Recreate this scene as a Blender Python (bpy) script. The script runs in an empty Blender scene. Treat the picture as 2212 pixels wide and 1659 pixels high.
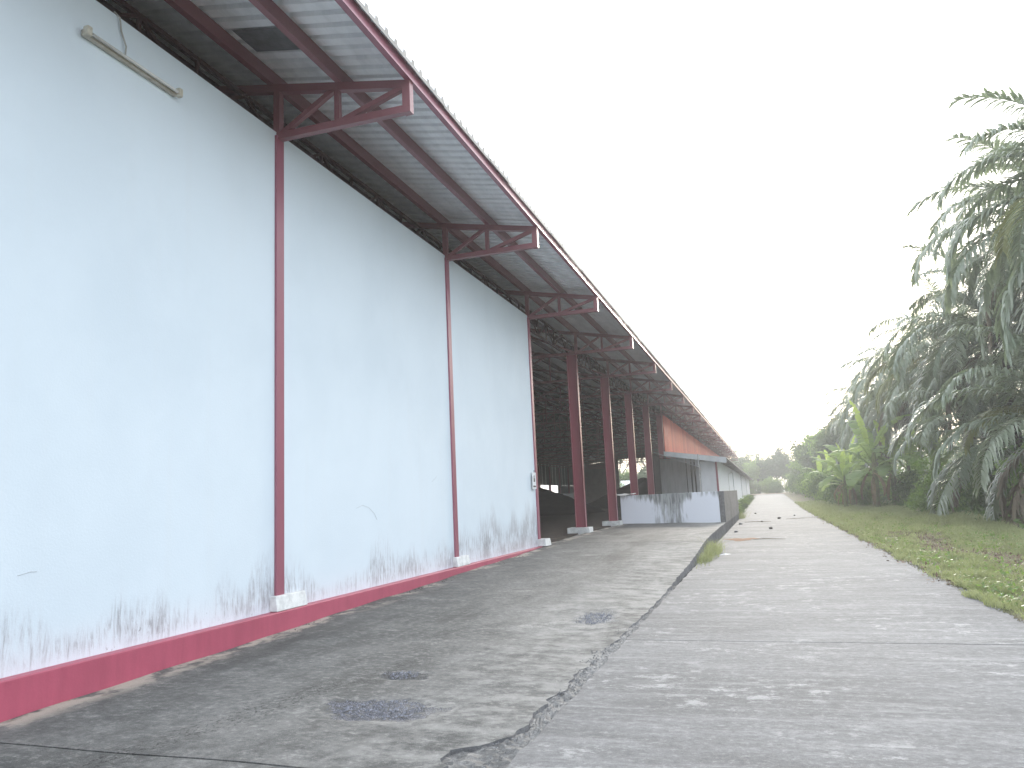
import bpy, math, random
import numpy as np
from mathutils import Vector, Matrix
random.seed(7); rng = np.random.default_rng(7)
SC = bpy.context.scene
COL = SC.collection

# ------------------------------------------------------------------ camera
F = 1663.0 / 2212.0
Yv = np.array([549., 230., 1663.]); Zv = np.array([-502., -10830., 1663.])
Ya = Yv / np.linalg.norm(Yv); Za = Zv - Ya * (Zv @ Ya); Za /= np.linalg.norm(Za); Xa = np.cross(Ya, Za)
right = Vector((Xa[0], Ya[0], Za[0])); down = Vector((Xa[1], Ya[1], Za[1])); fwd = Vector((Xa[2], Ya[2], Za[2]))
cam_d = bpy.data.cameras.new('camera'); cam = bpy.data.objects.new('camera', cam_d); COL.objects.link(cam)
m = Matrix.Identity(4)
for i in range(3):
    m[i][0] = right[i]; m[i][1] = -down[i]; m[i][2] = -fwd[i]
m.translation = Vector((0, 0, 1.6)); cam.matrix_world = m
cam_d.sensor_width = 36; cam_d.lens = F * 36; cam_d.clip_start = 0.05; cam_d.clip_end = 3000
SC.camera = cam

# ------------------------------------------------------------------ sky, sun, exposure
SUN_AZ = math.radians(4); SUN_EL = math.radians(16)     # azimuth measured from +Y towards +X
w = bpy.data.worlds.new('World'); SC.world = w; w.use_nodes = True
nt = w.node_tree; nt.nodes.clear()
sky = nt.nodes.new('ShaderNodeTexSky'); sky.sky_type = 'NISHITA'; sky.sun_disc = False
sky.sun_elevation = SUN_EL; sky.sun_rotation = SUN_AZ
sky.air_density = 1.0; sky.dust_density = 2.2; sky.ozone_density = 1.0
veil = nt.nodes.new('ShaderNodeMix'); veil.data_type = 'RGBA'; veil.inputs[0].default_value = 0.75
veil.inputs[7].default_value = (8.9, 9.5, 10.2, 1)         # even thin cloud over the whole sky
bg = nt.nodes.new('ShaderNodeBackground'); bg.inputs[1].default_value = 0.11
wo = nt.nodes.new('ShaderNodeOutputWorld')
nt.links.new(sky.outputs[0], veil.inputs[6]); nt.links.new(veil.outputs[2], bg.inputs[0]); nt.links.new(bg.outputs[0], wo.inputs[0])
sd = bpy.data.lights.new('sun', 'SUN'); sd.energy = 1.6; sd.angle = math.radians(11); sd.color = (1.0, 0.93, 0.82)
sun = bpy.data.objects.new('sun', sd); COL.objects.link(sun)
to_sun = Vector((math.sin(SUN_AZ) * math.cos(SUN_EL), math.cos(SUN_AZ) * math.cos(SUN_EL), math.sin(SUN_EL)))
sun.rotation_euler = to_sun.to_track_quat('Z', 'Y').to_euler()
vs = SC.view_settings; vs.view_transform = 'Standard'; vs.look = 'None'; vs.gamma = 1; vs.use_curve_mapping = False
vs.exposure = 1.5
SC.cycles.use_denoising = True
SC.cycles.max_bounces = 6; SC.cycles.diffuse_bounces = 4; SC.cycles.glossy_bounces = 2; SC.cycles.transparent_max_bounces = 8

# ------------------------------------------------------------------ node helpers
class NT:
    def __init__(s, name):
        s.m = bpy.data.materials.new(name); s.m.use_nodes = True
        s.t = s.m.node_tree; s.t.nodes.clear()
        s.out = s.t.nodes.new('ShaderNodeOutputMaterial')
        s._pos = None
    def n(s, t, **k):
        x = s.t.nodes.new(t)
        for a, b in k.items(): setattr(x, a, b)
        return x
    def L(s, a, b): s.t.links.new(a, b)
    def put(s, sock, v):
        if hasattr(v, 'links') or isinstance(v, bpy.types.NodeSocket): s.L(v, sock)
        else: sock.default_value = v
    def pos(s):
        if s._pos is None: s._pos = s.n('ShaderNodeNewGeometry').outputs['Position']
        return s._pos
    def obj(s): return s.n('ShaderNodeTexCoord').outputs['Object']
    def sep(s, v):
        x = s.n('ShaderNodeSeparateXYZ'); s.L(v, x.inputs[0]); return x.outputs
    def M(s, op, a, b=0.0, c=None, clamp=False):
        x = s.n('ShaderNodeMath', operation=op, use_clamp=clamp)
        s.put(x.inputs[0], a); s.put(x.inputs[1], b)
        if c is not None: s.put(x.inputs[2], c)
        return x.outputs[0]
    def scale(s, v, sc):
        x = s.n('ShaderNodeVectorMath', operation='MULTIPLY'); s.L(v, x.inputs[0]); x.inputs[1].default_value = sc
        return x.outputs[0]
    def noise(s, v, scale=5., detail=4., rough=.55, dist=0.):
        x = s.n('ShaderNodeTexNoise'); s.L(v, x.inputs['Vector'])
        x.inputs['Scale'].default_value = scale; x.inputs['Detail'].default_value = detail
        x.inputs['Roughness'].default_value = rough; x.inputs['Distortion'].default_value = dist
        return x.outputs[0]
    def vor(s, v, scale=5., feature='F1'):
        x = s.n('ShaderNodeTexVoronoi', feature=feature); s.L(v, x.inputs['Vector']); x.inputs['Scale'].default_value = scale
        return x.outputs[0]
    def ss(s, v, a, b, lo=0., hi=1.):
        x = s.n('ShaderNodeMapRange', interpolation_type='SMOOTHSTEP'); s.put(x.inputs[0], v)
        x.inputs[1].default_value = a; x.inputs[2].default_value = b; x.inputs[3].default_value = lo; x.inputs[4].default_value = hi
        return x.outputs[0]
    def mix(s, f, a, b):
        x = s.n('ShaderNodeMix', data_type='RGBA'); s.put(x.inputs[0], f)
        s.put(x.inputs[6], a if not isinstance(a, tuple) else (*a[:3], 1)); s.put(x.inputs[7], b if not isinstance(b, tuple) else (*b[:3], 1))
        return x.outputs[2]
    def bsdf(s, color, rough=.8, bump=None, bs=.3, bd=.02, spec=.3, metal=0.):
        p = s.n('ShaderNodeBsdfPrincipled')
        s.put(p.inputs['Base Color'], color if not isinstance(color, tuple) else (*color[:3], 1))
        s.put(p.inputs['Roughness'], rough); p.inputs['Specular IOR Level'].default_value = spec; p.inputs['Metallic'].default_value = metal
        if bump is not None:
            b = s.n('ShaderNodeBump'); b.inputs['Strength'].default_value = bs; b.inputs['Distance'].default_value = bd
            s.L(bump, b.inputs['Height']); s.L(b.outputs[0], p.inputs['Normal'])
        s.L(p.outputs[0], s.out.inputs[0]); return p

def painted(name, c, rough=.5, wear=.25, dark=.6, spec=.35):
    n = NT(name); p = n.pos()
    a = n.noise(p, 1.7, 5, .6); b = n.noise(n.scale(p, (9, 9, 1.2)), 1.0, 5, .6)
    f = n.ss(n.M('ADD', n.M('MULTIPLY', a, .5), n.M('MULTIPLY', b, .5)), .38, .68)
    col = n.mix(n.M('MULTIPLY', f, wear), c, tuple(x * dark for x in c))
    fine = n.ss(n.noise(p, 60, 3), .62, .75); col = n.mix(n.M('MULTIPLY', fine, .15), col, tuple(min(1, x * 1.6 + .03) for x in c))
    n.bsdf(col, rough, n.noise(p, 35, 3), .12, .01, spec); return n.m

def white_wall():
    n = NT('white_wall_paint'); p = n.pos(); x, y, z = n.sep(p)
    h = n.M('SUBTRACT', z, .37)
    mott = n.noise(p, .6, 5, .6)
    base = n.mix(n.ss(mott, .35, .7), (.63, .71, .775), (.59, .67, .735))
    drip = n.noise(n.scale(p, (1, 5, .28)), 1.0, 3, .5)
    base = n.mix(n.M('MULTIPLY', n.ss(drip, .5, .8), .14), base, (.60, .64, .67))
    streak = n.noise(n.scale(p, (1, 20, 3.0)), 1.0, 9, .78, .6)
    cluster = n.noise(n.scale(p, (.3, 1.5, 1.0)), 1.0, 4, .6)
    py = n.noise(n.scale(p, (.1, .8, .0)), 1.0, 3, .6)
    edge = n.ss(y, 8.8, 20.5)
    top = n.M('ADD', n.M('ADD', .22, n.M('MULTIPLY', n.ss(py, .35, .7), .7)), n.M('MULTIPLY', edge, .62))
    band = n.M('MULTIPLY', n.ss(n.M('DIVIDE', h, top), 1.0, .25), n.ss(h, .0, .10, .35, 1.))
    t = n.M('ADD', n.M('MULTIPLY', streak, .72), n.M('MULTIPLY', cluster, .38))
    t = n.M('ADD', t, n.M('MULTIPLY', edge, .06))
    mask = n.M('MULTIPLY', n.ss(t, .52, .70), band)
    wash = n.M('MULTIPLY', n.ss(t, .42, .66), band)
    col = n.mix(n.M('MULTIPLY', wash, .5), base, (.50, .49, .53))
    col = n.mix(n.M('MULTIPLY', mask, .8), col, (.15, .15, .165))
    sp = n.ss(n.noise(n.scale(p, (1, 17, 14)), 1.0, 5, .75), .6, .69)
    low = n.M('MULTIPLY', n.ss(h, .34, .03), n.ss(n.noise(n.scale(p, (.2, 1.3, .2)), 1.0, 3), .42, .58))
    col = n.mix(n.M('MULTIPLY', n.M('MULTIPLY', sp, low), .85), col, (.08, .085, .085))
    col = n.mix(n.M('MULTIPLY', n.ss(h, .45, .0), .22), col, (.82, .76, .79))
    sc_ = n.ss(n.noise(n.scale(p, (1, 3, 9)), 1.3, 8, .8, 1.5), .76, .8)
    col = n.mix(n.M('MULTIPLY', sc_, .2), col, (.4, .4, .42))
    bump = n.M('ADD', n.noise(p, 45, 4), n.M('MULTIPLY', n.noise(p, 2.2, 3), .9))
    n.bsdf(col, .62, bump, .14, .012, .3); return n.m

def fence_white():
    n = NT('stained_white_render'); p = n.pos(); x, y, z = n.sep(p)
    d = n.M('SUBTRACT', 1.68, z)
    st = n.noise(n.scale(p, (7, 1, .8)), 1.0, 6, .65); big = n.noise(n.scale(p, (1.0, .3, .55)), 1.0, 4, .6)
    cen = n.ss(n.M('ABSOLUTE', n.M('ADD', x, 4.0)), 1.15, .25)
    top = n.ss(d, .55, 0.0)
    t = n.M('ADD', n.M('MULTIPLY', st, .55), n.M('MULTIPLY', big, .35))
    t = n.M('ADD', t, n.M('ADD', n.M('MULTIPLY', cen, .27), n.M('MULTIPLY', top, .20)))
    mask = n.ss(t, .56, .72)
    fine = n.noise(n.scale(p, (11, 2, .9)), 1.0, 6, .7)
    dirt = n.mix(n.ss(fine, .4, .62), (.34, .36, .36), (.10, .105, .11))
    col = n.mix(n.M('MULTIPLY', mask, .92), (.72, .75, .82), dirt)
    n.bsdf(col, .8, n.noise(p, 30, 5), .25, .015, .2); return n.m

def concrete(name, lo, hi, pale, spots=(), stretch=(1, .55, 1), pit=.5, track=False, dark_streak=0.0, brush=0.):
    n = NT(name); p = n.pos(); q = n.scale(p, stretch)
    a = n.noise(q, .55, 8, .62, .4); b = n.noise(q, 3.1, 8, .68); c = n.noise(p, 38, 6, .7); d = n.noise(p, 140, 3, .7)
    f = n.ss(n.M('ADD', n.M('MULTIPLY', a, .62), n.M('MULTIPLY', b, .38)), .36, .64)
    col = n.mix(f, lo, hi)
    col = n.mix(n.M('MULTIPLY', n.ss(c, .42, .72), .35), col, tuple(v * .6 for v in lo))
    col = n.mix(n.M('MULTIPLY', n.ss(d, .52, .72), .55), col, pale)
    e_ = n.noise(n.scale(p, (1, 1.3, 1)), 13, 7, .78)
    col = n.mix(n.M('MULTIPLY', n.ss(e_, .5, .68), .55), col, pale); col = n.mix(n.M('MULTIPLY', n.ss(e_, .5, .34), .5), col, tuple(v * .62 for v in lo))
    wear = n.ss(n.M('ADD', n.M('MULTIPLY', n.noise(n.scale(p, (.55, 1.1, 1)), .9, 9, .7, .8), .7), n.M('MULTIPLY', c, .3)), .56, .66)
    col = n.mix(n.M('MULTIPLY', wear, .75), col, pale)
    sp2 = n.ss(n.noise(n.scale(p, (1.3, 2.4, 1)), 2.6, 8, .75), .6, .7)
    col = n.mix(n.M('MULTIPLY', sp2, .45), col, pale)
    if brush:
        br = n.noise(n.scale(p, (.35, 3.2, 1)), 2.2, 7, .7); col = n.mix(n.M('MULTIPLY', n.ss(br, .5, .7), brush), col, pale); col = n.mix(n.M('MULTIPLY', n.ss(br, .5, .3), brush * .9), col, tuple(v * .7 for v in lo))
        x0, y0, z0 = n.sep(p); bl = n.M('MULTIPLY', n.ss(n.noise(n.scale(p, (1, 1.4, 1)), 3.4, 9, .8), .52, .60), n.ss(n.noise(p, .55, 3), .45, .58))
        col = n.mix(n.M('MULTIPLY', bl, .7), col, tuple(min(1, v * 1.12) for v in pale))
    if dark_streak:
        dk = n.ss(n.noise(n.scale(p, (1.6, .22, 1)), .8, 6, .6), .53, .66)
        col = n.mix(n.M('MULTIPLY', dk, dark_streak), col, tuple(v * .45 for v in lo))
    bmp = n.M('ADD', n.M('MULTIPLY', c, .5), n.M('MULTIPLY', d, .5))
    bmp = n.M('ADD', bmp, n.M('MULTIPLY', b, .9))
    pitm = n.ss(n.vor(p, 26), .02, .16); pitn = n.ss(n.noise(q, 1.6, 4), .52, .66)
    hole = n.M('MULTIPLY', n.M('SUBTRACT', 1.0, pitm), pitn)
    col = n.mix(n.M('MULTIPLY', hole, pit), col, tuple(v * .35 for v in lo))
    bmp = n.M('SUBTRACT', bmp, n.M('MULTIPLY', hole, .8))
    # exposed aggregate in worn hollows (cx, cy, rx, ry, bluish stone?)
    xx, yy, zz = n.sep(p)
    wob = n.M('MULTIPLY', n.M('SUBTRACT', n.noise(p, 2.3, 9, .75), .5), 3.0)
    for (cx, cy, rx, ry, tone) in spots:
        ex = n.M('DIVIDE', n.M('SUBTRACT', xx, cx), rx); ey = n.M('DIVIDE', n.M('SUBTRACT', yy, cy), ry)
        r = n.M('ADD', n.M('SQRT', n.M('ADD', n.M('MULTIPLY', ex, ex), n.M('MULTIPLY', ey, ey))), wob)
        rim = n.M('MULTIPLY', n.ss(r, 1.35, 1.1), n.ss(r, .85, 1.05))
        col = n.mix(n.M('MULTIPLY', n.M('MULTIPLY', rim, n.ss(n.noise(p, 5, 5), .4, .65)), .45), col, pale)
        inn = n.ss(r, 1.0, .8)
        st = n.vor(p, 75); stone = n.mix(n.ss(st, .15, .5), tuple(min(1, v * 1.9) for v in tone), tuple(v * .35 for v in tone))
        col = n.mix(n.M('MULTIPLY', n.M('MULTIPLY', inn, n.ss(n.noise(p, 9, 6, .7), .36, .52)), .8), col, stone)
        bmp = n.M('ADD', bmp, n.M('MULTIPLY', inn, n.M('MULTIPLY', st, -2.0)))
    if track:
        wr = n.M('MULTIPLY', n.ss(n.M('ADD', xx, n.M('MULTIPLY', n.M('SUBTRACT', n.noise(n.scale(p, (1, .6, 1)), 1.1, 6, .65), .5), 3.2)), -3.6, -2.3), n.ss(n.noise(n.scale(p, (1, 1.5, 1)), 2.4, 8, .72), .40, .62))
        col = n.mix(n.M('MULTIPLY', wr, .55), col, pale)
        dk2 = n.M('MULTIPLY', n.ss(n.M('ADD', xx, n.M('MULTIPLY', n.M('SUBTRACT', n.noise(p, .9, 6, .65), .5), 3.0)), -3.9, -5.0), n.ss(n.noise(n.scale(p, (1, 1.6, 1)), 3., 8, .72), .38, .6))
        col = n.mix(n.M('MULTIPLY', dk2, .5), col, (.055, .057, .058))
        tr = n.M('ABSOLUTE', n.M('SUBTRACT', xx, n.M('ADD', n.M('MULTIPLY', yy, .26), -5.45)))
        tm = n.M('MULTIPLY', n.M('MULTIPLY', n.ss(tr, .30, .05), n.ss(yy, 8.2, 7.0)), n.ss(n.noise(n.scale(p, (1.4, 1, 1)), 22, 5, .75), .54, .64))
        col = n.mix(n.M('MULTIPLY', tm, .75), col, tuple(v * .35 for v in lo)); bmp = n.M('SUBTRACT', bmp, n.M('MULTIPLY', tm, 1.2))
        sa = n.M('MULTIPLY', n.ss(xx, -5.5, -5.86), n.ss(n.noise(n.scale(p, (1, .7, 1)), 2.0, 5, .65), .47, .58))
        col = n.mix(n.M('MULTIPLY', sa, .8), col, (.42, .38, .33))
        lf = n.M('MULTIPLY', n.ss(xx, -5.6, -5.9), n.ss(n.noise(n.scale(p, (1, 1, 1)), 7.0, 6, .75), .58, .66))
        col = n.mix(n.M('MULTIPLY', lf, .7), col, (.16, .10, .06))
    n.bsdf(col, .88, bmp, .6, .014, .25); return n.m

def leafmat(name, c1, c2, trans=.35, rough=.5, tc=None, spec=.3, dark=.6):
    n = NT(name); p = n.pos()
    oi = n.n('ShaderNodeObjectInfo').outputs['Random']
    f = n.ss(n.M('ADD', n.M('MULTIPLY', n.noise(p, 1.1, 4), .75), n.M('MULTIPLY', oi, .3)), .35, .75)
    g = n.noise(p, 9, 2)
    col = n.mix(f, c1, c2); col = n.mix(n.M('MULTIPLY', n.ss(g, .5, .75), .45), col, tuple(v * dark for v in c1))
    pr = n.bsdf(col, rough, None, spec=spec)
    tr = n.n('ShaderNodeBsdfTranslucent')
    if tc is None: tc = tuple(min(1, v * 1.5) for v in c2)
    tr.inputs[0].default_value = (*tc, 1)
    mx = n.n('ShaderNodeMixShader'); mx.inputs[0].default_value = trans
    n.L(pr.outputs[0], mx.inputs[1]); n.L(tr.outputs[0], mx.inputs[2]); n.L(mx.outputs[0], n.out.inputs[0])
    return n.m

def simple(name, c, rough=.7, c2=None, sc=8., bs=.2, spec=.3, metal=0., st=(1, 1, 1), bd=.01):
    n = NT(name); p = n.scale(n.pos(), st)
    a = n.noise(p, sc, 6, .65)
    col = n.mix(n.ss(a, .35, .68), c, c2 if c2 else tuple(v * .7 for v in c))
    n.bsdf(col, rough, n.noise(p, sc * 4, 4, .6), bs, bd, spec, metal); return n.m

def redclad():
    n = NT('red_cladding_paint'); p = n.pos(); oi = n.n('ShaderNodeObjectInfo').outputs['Random']
    col = n.mix(oi, (.78, .19, .13), (.58, .10, .08)); st = n.noise(n.scale(p, (1, 9, .5)), 1., 4, .6)
    col = n.mix(n.M('MULTIPLY', n.ss(st, .45, .7), .4), col, (.80, .34, .24))
    n.bsdf(col, .33, n.noise(p, 3, 3), .1, .02, .6); return n.m
PATCH = [(-3.05, 5.75, .50, .36, (.17, .18, .23)), (-3.4, 6.85, .26, .20, (.12, .125, .14)), (-2.28, 10.3, .30, .66, (.30, .31, .33))]
MT = dict(
    wall=white_wall(), fence=fence_white(),
    road=concrete('road_concrete', (.122, .123, .127), (.19, .191, .197), (.33, .33, .33), pit=.45, stretch=(.55, 1.5, 1), brush=.4),
    ramp=concrete('ramp_concrete', (.068, .07, .07), (.165, .165, .163), (.34, .335, .325), spots=PATCH, dark_streak=.45, track=True),
    rampside=concrete('ramp_side_concrete', (.10, .10, .105), (.19, .19, .195), (.26, .26, .26)),
    rubble=concrete('broken_concrete', (.14, .137, .133), (.25, .245, .24), (.40, .39, .38), pit=.9),
    base=simple('column_base_paint', (.72, .73, .73), .8, (.52, .53, .53), 6),
    plinth=painted('plinth_pink_paint', (.39, .08, .13), .45, .55, .72, .4),
    post=painted('post_red_paint', (.29, .095, .135), .32, .3, .78, .6),
    column=painted('column_red_paint', (.27, .065, .09), .3, .3, .75, .6),
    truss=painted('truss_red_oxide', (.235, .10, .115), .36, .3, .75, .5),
    redsheet=redclad(), innersteel=painted('shade_toned_inner_steel', (.095, .055, .058), .6, .3, .75, .3),  # inner steel: darker copy of the truss paint, interior shade put into its colour
    sheet=simple('galvanised_roof_sheet', (.84, .86, .88), .42, (.70, .72, .74), 1.4, .05, .5, 0., (3, .6, 1)),
    trim=simple('weathered_sheet_edge', (.40, .385, .37), .7, (.30, .29, .28), 3, .1),
    darksheet=simple('dark_patch_sheet', (.16, .165, .17), .6),
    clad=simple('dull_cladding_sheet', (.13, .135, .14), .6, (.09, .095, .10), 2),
    pale_clad=simple('translucent_strip_sheet', (.5, .52, .5), .5),
    annex=simple('annex_white_paint', (.78, .80, .83), .7, (.70, .72, .75), 2, .1, st=(1, 4, .4)),
    annexroof=simple('annex_roof_sheet', (.33, .31, .29), .7, (.22, .205, .19), 1.5),
    greysheet=simple('grey_zinc_sheet', (.42, .43, .445), .55, (.34, .35, .36), 2, st=(4, 1, .5)),
    fascia=simple('grey_fascia_board', (.50, .52, .54), .6, (.42, .44, .46), 3),
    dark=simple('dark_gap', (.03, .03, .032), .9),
    pipe=simple('pale_pipe', (.7, .7, .7), .5),
    lampwhite=simple('aged_white_enamel', (.55, .53, .46), .45, (.40, .37, .30), 12),
    tube=simple('unlit_lamp_tube', (.62, .62, .6), .25, (.55, .55, .53), 9),
    cable=simple('grey_cable', (.42, .42, .40), .6),
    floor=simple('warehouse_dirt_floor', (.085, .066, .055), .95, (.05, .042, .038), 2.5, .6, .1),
    compost=simple('black_compost', (.016, .016, .018), .95, (.028, .026, .026), 3, .9, .1, bd=.08),
    soil=simple('verge_soil', (.17, .145, .10), .95, (.12, .13, .07), .9, .6, .1, bd=.04),
    dirt=simple('sunlit_dirt', (.42, .33, .26), .95, (.34, .26, .2), .6, .4, .1),
    rust=simple('reddish_mud', (.25, .14, .085), .95, (.19, .12, .08), 6, .5, .1),
    clod=simple('dark_clod', (.06, .05, .045), .95), stone=simple('bluish_gravel', (.23, .24, .28), .85, (.12, .125, .15), 20),
    wood=simple('dead_wood', (.22, .18, .14), .9, (.13, .11, .09), 9),
    palmtrunk=simple('palm_trunk_bark', (.13, .11, .09), .95, (.07, .06, .05), 6, .8, .1, bd=.05),
    bark=simple('tree_bark', (.16, .14, .11), .95, (.09, .08, .065), 5, .7, .1, bd=.04),
    frond=leafmat('palm_frond_green', (.15, .19, .14), (.30, .33, .26), .26, .3, (.3, .37, .18), .8),
    frondy=leafmat('palm_frond_yellowing', (.14, .16, .07), (.21, .22, .10), .3, .45, (.3, .32, .12), .5),
    frondd=leafmat('palm_frond_dead', (.16, .13, .095), (.21, .18, .135), .12, .7, (.22, .17, .1), .2),
    banana=leafmat('banana_leaf_green', (.13, .20, .09), (.21, .29, .13), .45, .6, (.38, .5, .16), .15, .85),
    bananay=leafmat('banana_leaf_young', (.30, .40, .10), (.36, .46, .13), .55, .6, (.55, .7, .16), .15, .9),
    bananad=leafmat('banana_leaf_dry', (.22, .17, .10), (.17, .13, .08), .2, .7, (.3, .22, .1), .2),
    bstem=simple('banana_stem', (.14, .17, .07), .7, (.11, .09, .05), 4),
    bush=leafmat('bush_leaf', (.06, .10, .04), (.12, .18, .06), .3, .5, (.2, .32, .07)),
    bushl=leafmat('bright_bush_leaf', (.10, .16, .05), (.18, .26, .075), .4, .5, (.3, .45, .09)),
    tree=leafmat('tree_leaf', (.055, .085, .04), (.10, .14, .06), .28, .55, (.18, .25, .08)),
    grass=leafmat('grass_blade', (.17, .20, .10), (.34, .355, .20), .38, .6, (.4, .44, .2), .2),
    litter=leafmat('dry_leaf_litter', (.16, .11, .08), (.28, .22, .17), .1, .8, (.2, .14, .1), .2),
    flower=simple('tiny_white_flower', (.75, .75, .7), .7),
    paper=simple('notice_paper', (.7, .73, .75), .6, (.62, .65, .68), 20), ink=simple('notice_ink', (.05, .055, .07), .6),
    mark=simple('scuff_mark', (.42, .45, .47), .8),
)

# ------------------------------------------------------------------ mesh helpers
class MB:
    def __init__(s): s.v = []; s.f = []
    def poly(s, pts):
        b = len(s.v); s.v += [tuple(p) for p in pts]; s.f.append(tuple(range(b, b + len(pts)))); return s
    def box(s, x0, x1, y0, y1, z0, z1):
        b = len(s.v)
        s.v += [(x0, y0, z0), (x1, y0, z0), (x1, y1, z0), (x0, y1, z0), (x0, y0, z1), (x1, y0, z1), (x1, y1, z1), (x0, y1, z1)]
        s.f += [tuple(b + i for i in q) for q in ((0, 3, 2, 1), (4, 5, 6, 7), (0, 1, 5, 4), (1, 2, 6, 5), (2, 3, 7, 6), (3, 0, 4, 7))]
        return s
    def beam(s, p, q, w=.1, d=.1, up=(0, 0, 1)):
        p = Vector(p); q = Vector(q); a = (q - p).normalized(); u = Vector(up)
        if abs(a.dot(u)) > .98: u = Vector((1, 0, 0))
        r = a.cross(u).normalized(); t = r.cross(a).normalized(); r *= w / 2; t *= d / 2; b = len(s.v)
        for c in (p, q):
            s.v += [tuple(c - r - t), tuple(c + r - t), tuple(c + r + t), tuple(c - r + t)]
        s.f += [tuple(b + i for i in k) for k in ((0, 3, 2, 1), (4, 5, 6, 7), (0, 1, 5, 4), (1, 2, 6, 5), (2, 3, 7, 6), (3, 0, 4, 7))]
        return s
    def tube(s, pts, rad, n=8, cap=True):
        rings = []
        for i, p in enumerate(pts):
            p = Vector(p); a = (Vector(pts[min(i + 1, len(pts) - 1)]) - Vector(pts[max(i - 1, 0)])).normalized()
            u = Vector((0, 0, 1)) if abs(a.z) < .9 else Vector((1, 0, 0))
            r = a.cross(u).normalized(); t = a.cross(r).normalized(); R = rad[i] if hasattr(rad, '__len__') else rad
            b = len(s.v)
            for k in range(n):
                th = 2 * math.pi * k / n; s.v.append(tuple(p + (r * math.cos(th) + t * math.sin(th)) * R))
            rings.append(b)
        for a, b in zip(rings, rings[1:]):
            for k in range(n): s.f.append((a + k, a + (k + 1) % n, b + (k + 1) % n, b + k))
        if cap: s.f.append(tuple(rings[0] + k for k in range(n))); s.f.append(tuple(rings[-1] + n - 1 - k for k in range(n)))
        return s
    def mesh(s, name):
        me = bpy.data.meshes.new(name); me.from_pydata(s.v, [], s.f); me.update(); return me
    def build(s, name, mat, parent=None, smooth=False, bevel=0.):
        return mk(name, s.mesh(name), mat, parent, smooth, bevel)

def mk(name, me, mat, parent=None, smooth=False, bevel=0.):
    if not me.materials: me.materials.append(MT[mat] if isinstance(mat, str) else mat)
    o = bpy.data.objects.new(name, me); COL.objects.link(o)
    if parent: o.parent = parent
    if smooth: me.polygons.foreach_set('use_smooth', [True] * len(me.polygons))
    if bevel:
        b = o.modifiers.new('bevel', 'BEVEL'); b.width = bevel; b.segments = 2; b.limit_method = 'ANGLE'
    return o
def npmesh(name, V, Fa):
    me = bpy.data.meshes.new(name); V = np.asarray(V, dtype=np.float32); Fa = np.asarray(Fa, dtype=np.int32)
    k = Fa.shape[1]
    me.vertices.add(len(V)); me.vertices.foreach_set('co', V.ravel())
    me.loops.add(Fa.size); me.loops.foreach_set('vertex_index', Fa.ravel())
    me.polygons.add(len(Fa)); me.polygons.foreach_set('loop_start', np.arange(0, Fa.size, k, dtype=np.int32))
    me.polygons.foreach_set('loop_total', np.full(len(Fa), k, dtype=np.int32)); me.update(calc_edges=True); return me
def tag(o, label=None, cat=None, group=None, kind=None):
    for k, v in (('label', label), ('category', cat), ('group', group), ('kind', kind)):
        if v: o[k] = v
    return o
def empty(name, loc=(0, 0, 0), rz=0.):
    o = bpy.data.objects.new(name, None); COL.objects.link(o); o.location = loc; o.rotation_euler = (0, 0, rz)
    o.empty_display_size = .2; return o
def inst(src, name, parent, loc=(0, 0, 0), rot=(0, 0, 0), sc=(1, 1, 1)):
    o = bpy.data.objects.new(name, src); COL.objects.link(o); o.parent = parent; o.location = loc; o.rotation_euler = rot; o.scale = sc; return o
def sst(a, b, x):
    t = np.clip((np.asarray(x, dtype=float) - a) / (b - a), 0, 1); return t * t * (3 - 2 * t)

# ------------------------------------------------------------------ terrain
def rise(y): return .9 * sst(45, 150, y)
def ground_z(x, y):
    x = np.asarray(x, dtype=float); y = np.asarray(y, dtype=float)
    b = .05 * np.sin(x * .9 + y * .37) + .04 * np.sin(y * .83 - x * .5)
    side = sst(2.9, 4.5, x)
    z = rise(y) - .06 + side * (.06 + b + .04 * sst(5, 12, x))
    return z
xs = np.unique(np.concatenate([np.linspace(-400, -60, 8), np.linspace(-60, -2, 14), np.linspace(-2, 16, 73), np.linspace(16, 60, 12), np.linspace(60, 400, 8)]))
ys = np.unique(np.concatenate([np.linspace(-60, 4, 6), np.linspace(4, 60, 190), np.linspace(60, 180, 60), np.linspace(180, 900, 14)]))
GX, GY = np.meshgrid(xs, ys); GZ = ground_z(GX, GY) - .5 * (GX < -1.9) * (GY < 150) * (GX > -34) + rng.normal(0, .008, GX.shape) * (GX > 2.8)
nx, ny = len(xs), len(ys); idx = np.arange(nx * ny).reshape(ny, nx)
quads = np.stack([idx[:-1, :-1], idx[:-1, 1:], idx[1:, 1:], idx[1:, :-1]], -1).reshape(-1, 4)
gr = mk('ground', npmesh('ground', np.stack([GX, GY, GZ], -1).reshape(-1, 3), quads), 'soil', smooth=True); tag(gr, kind='structure')

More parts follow.
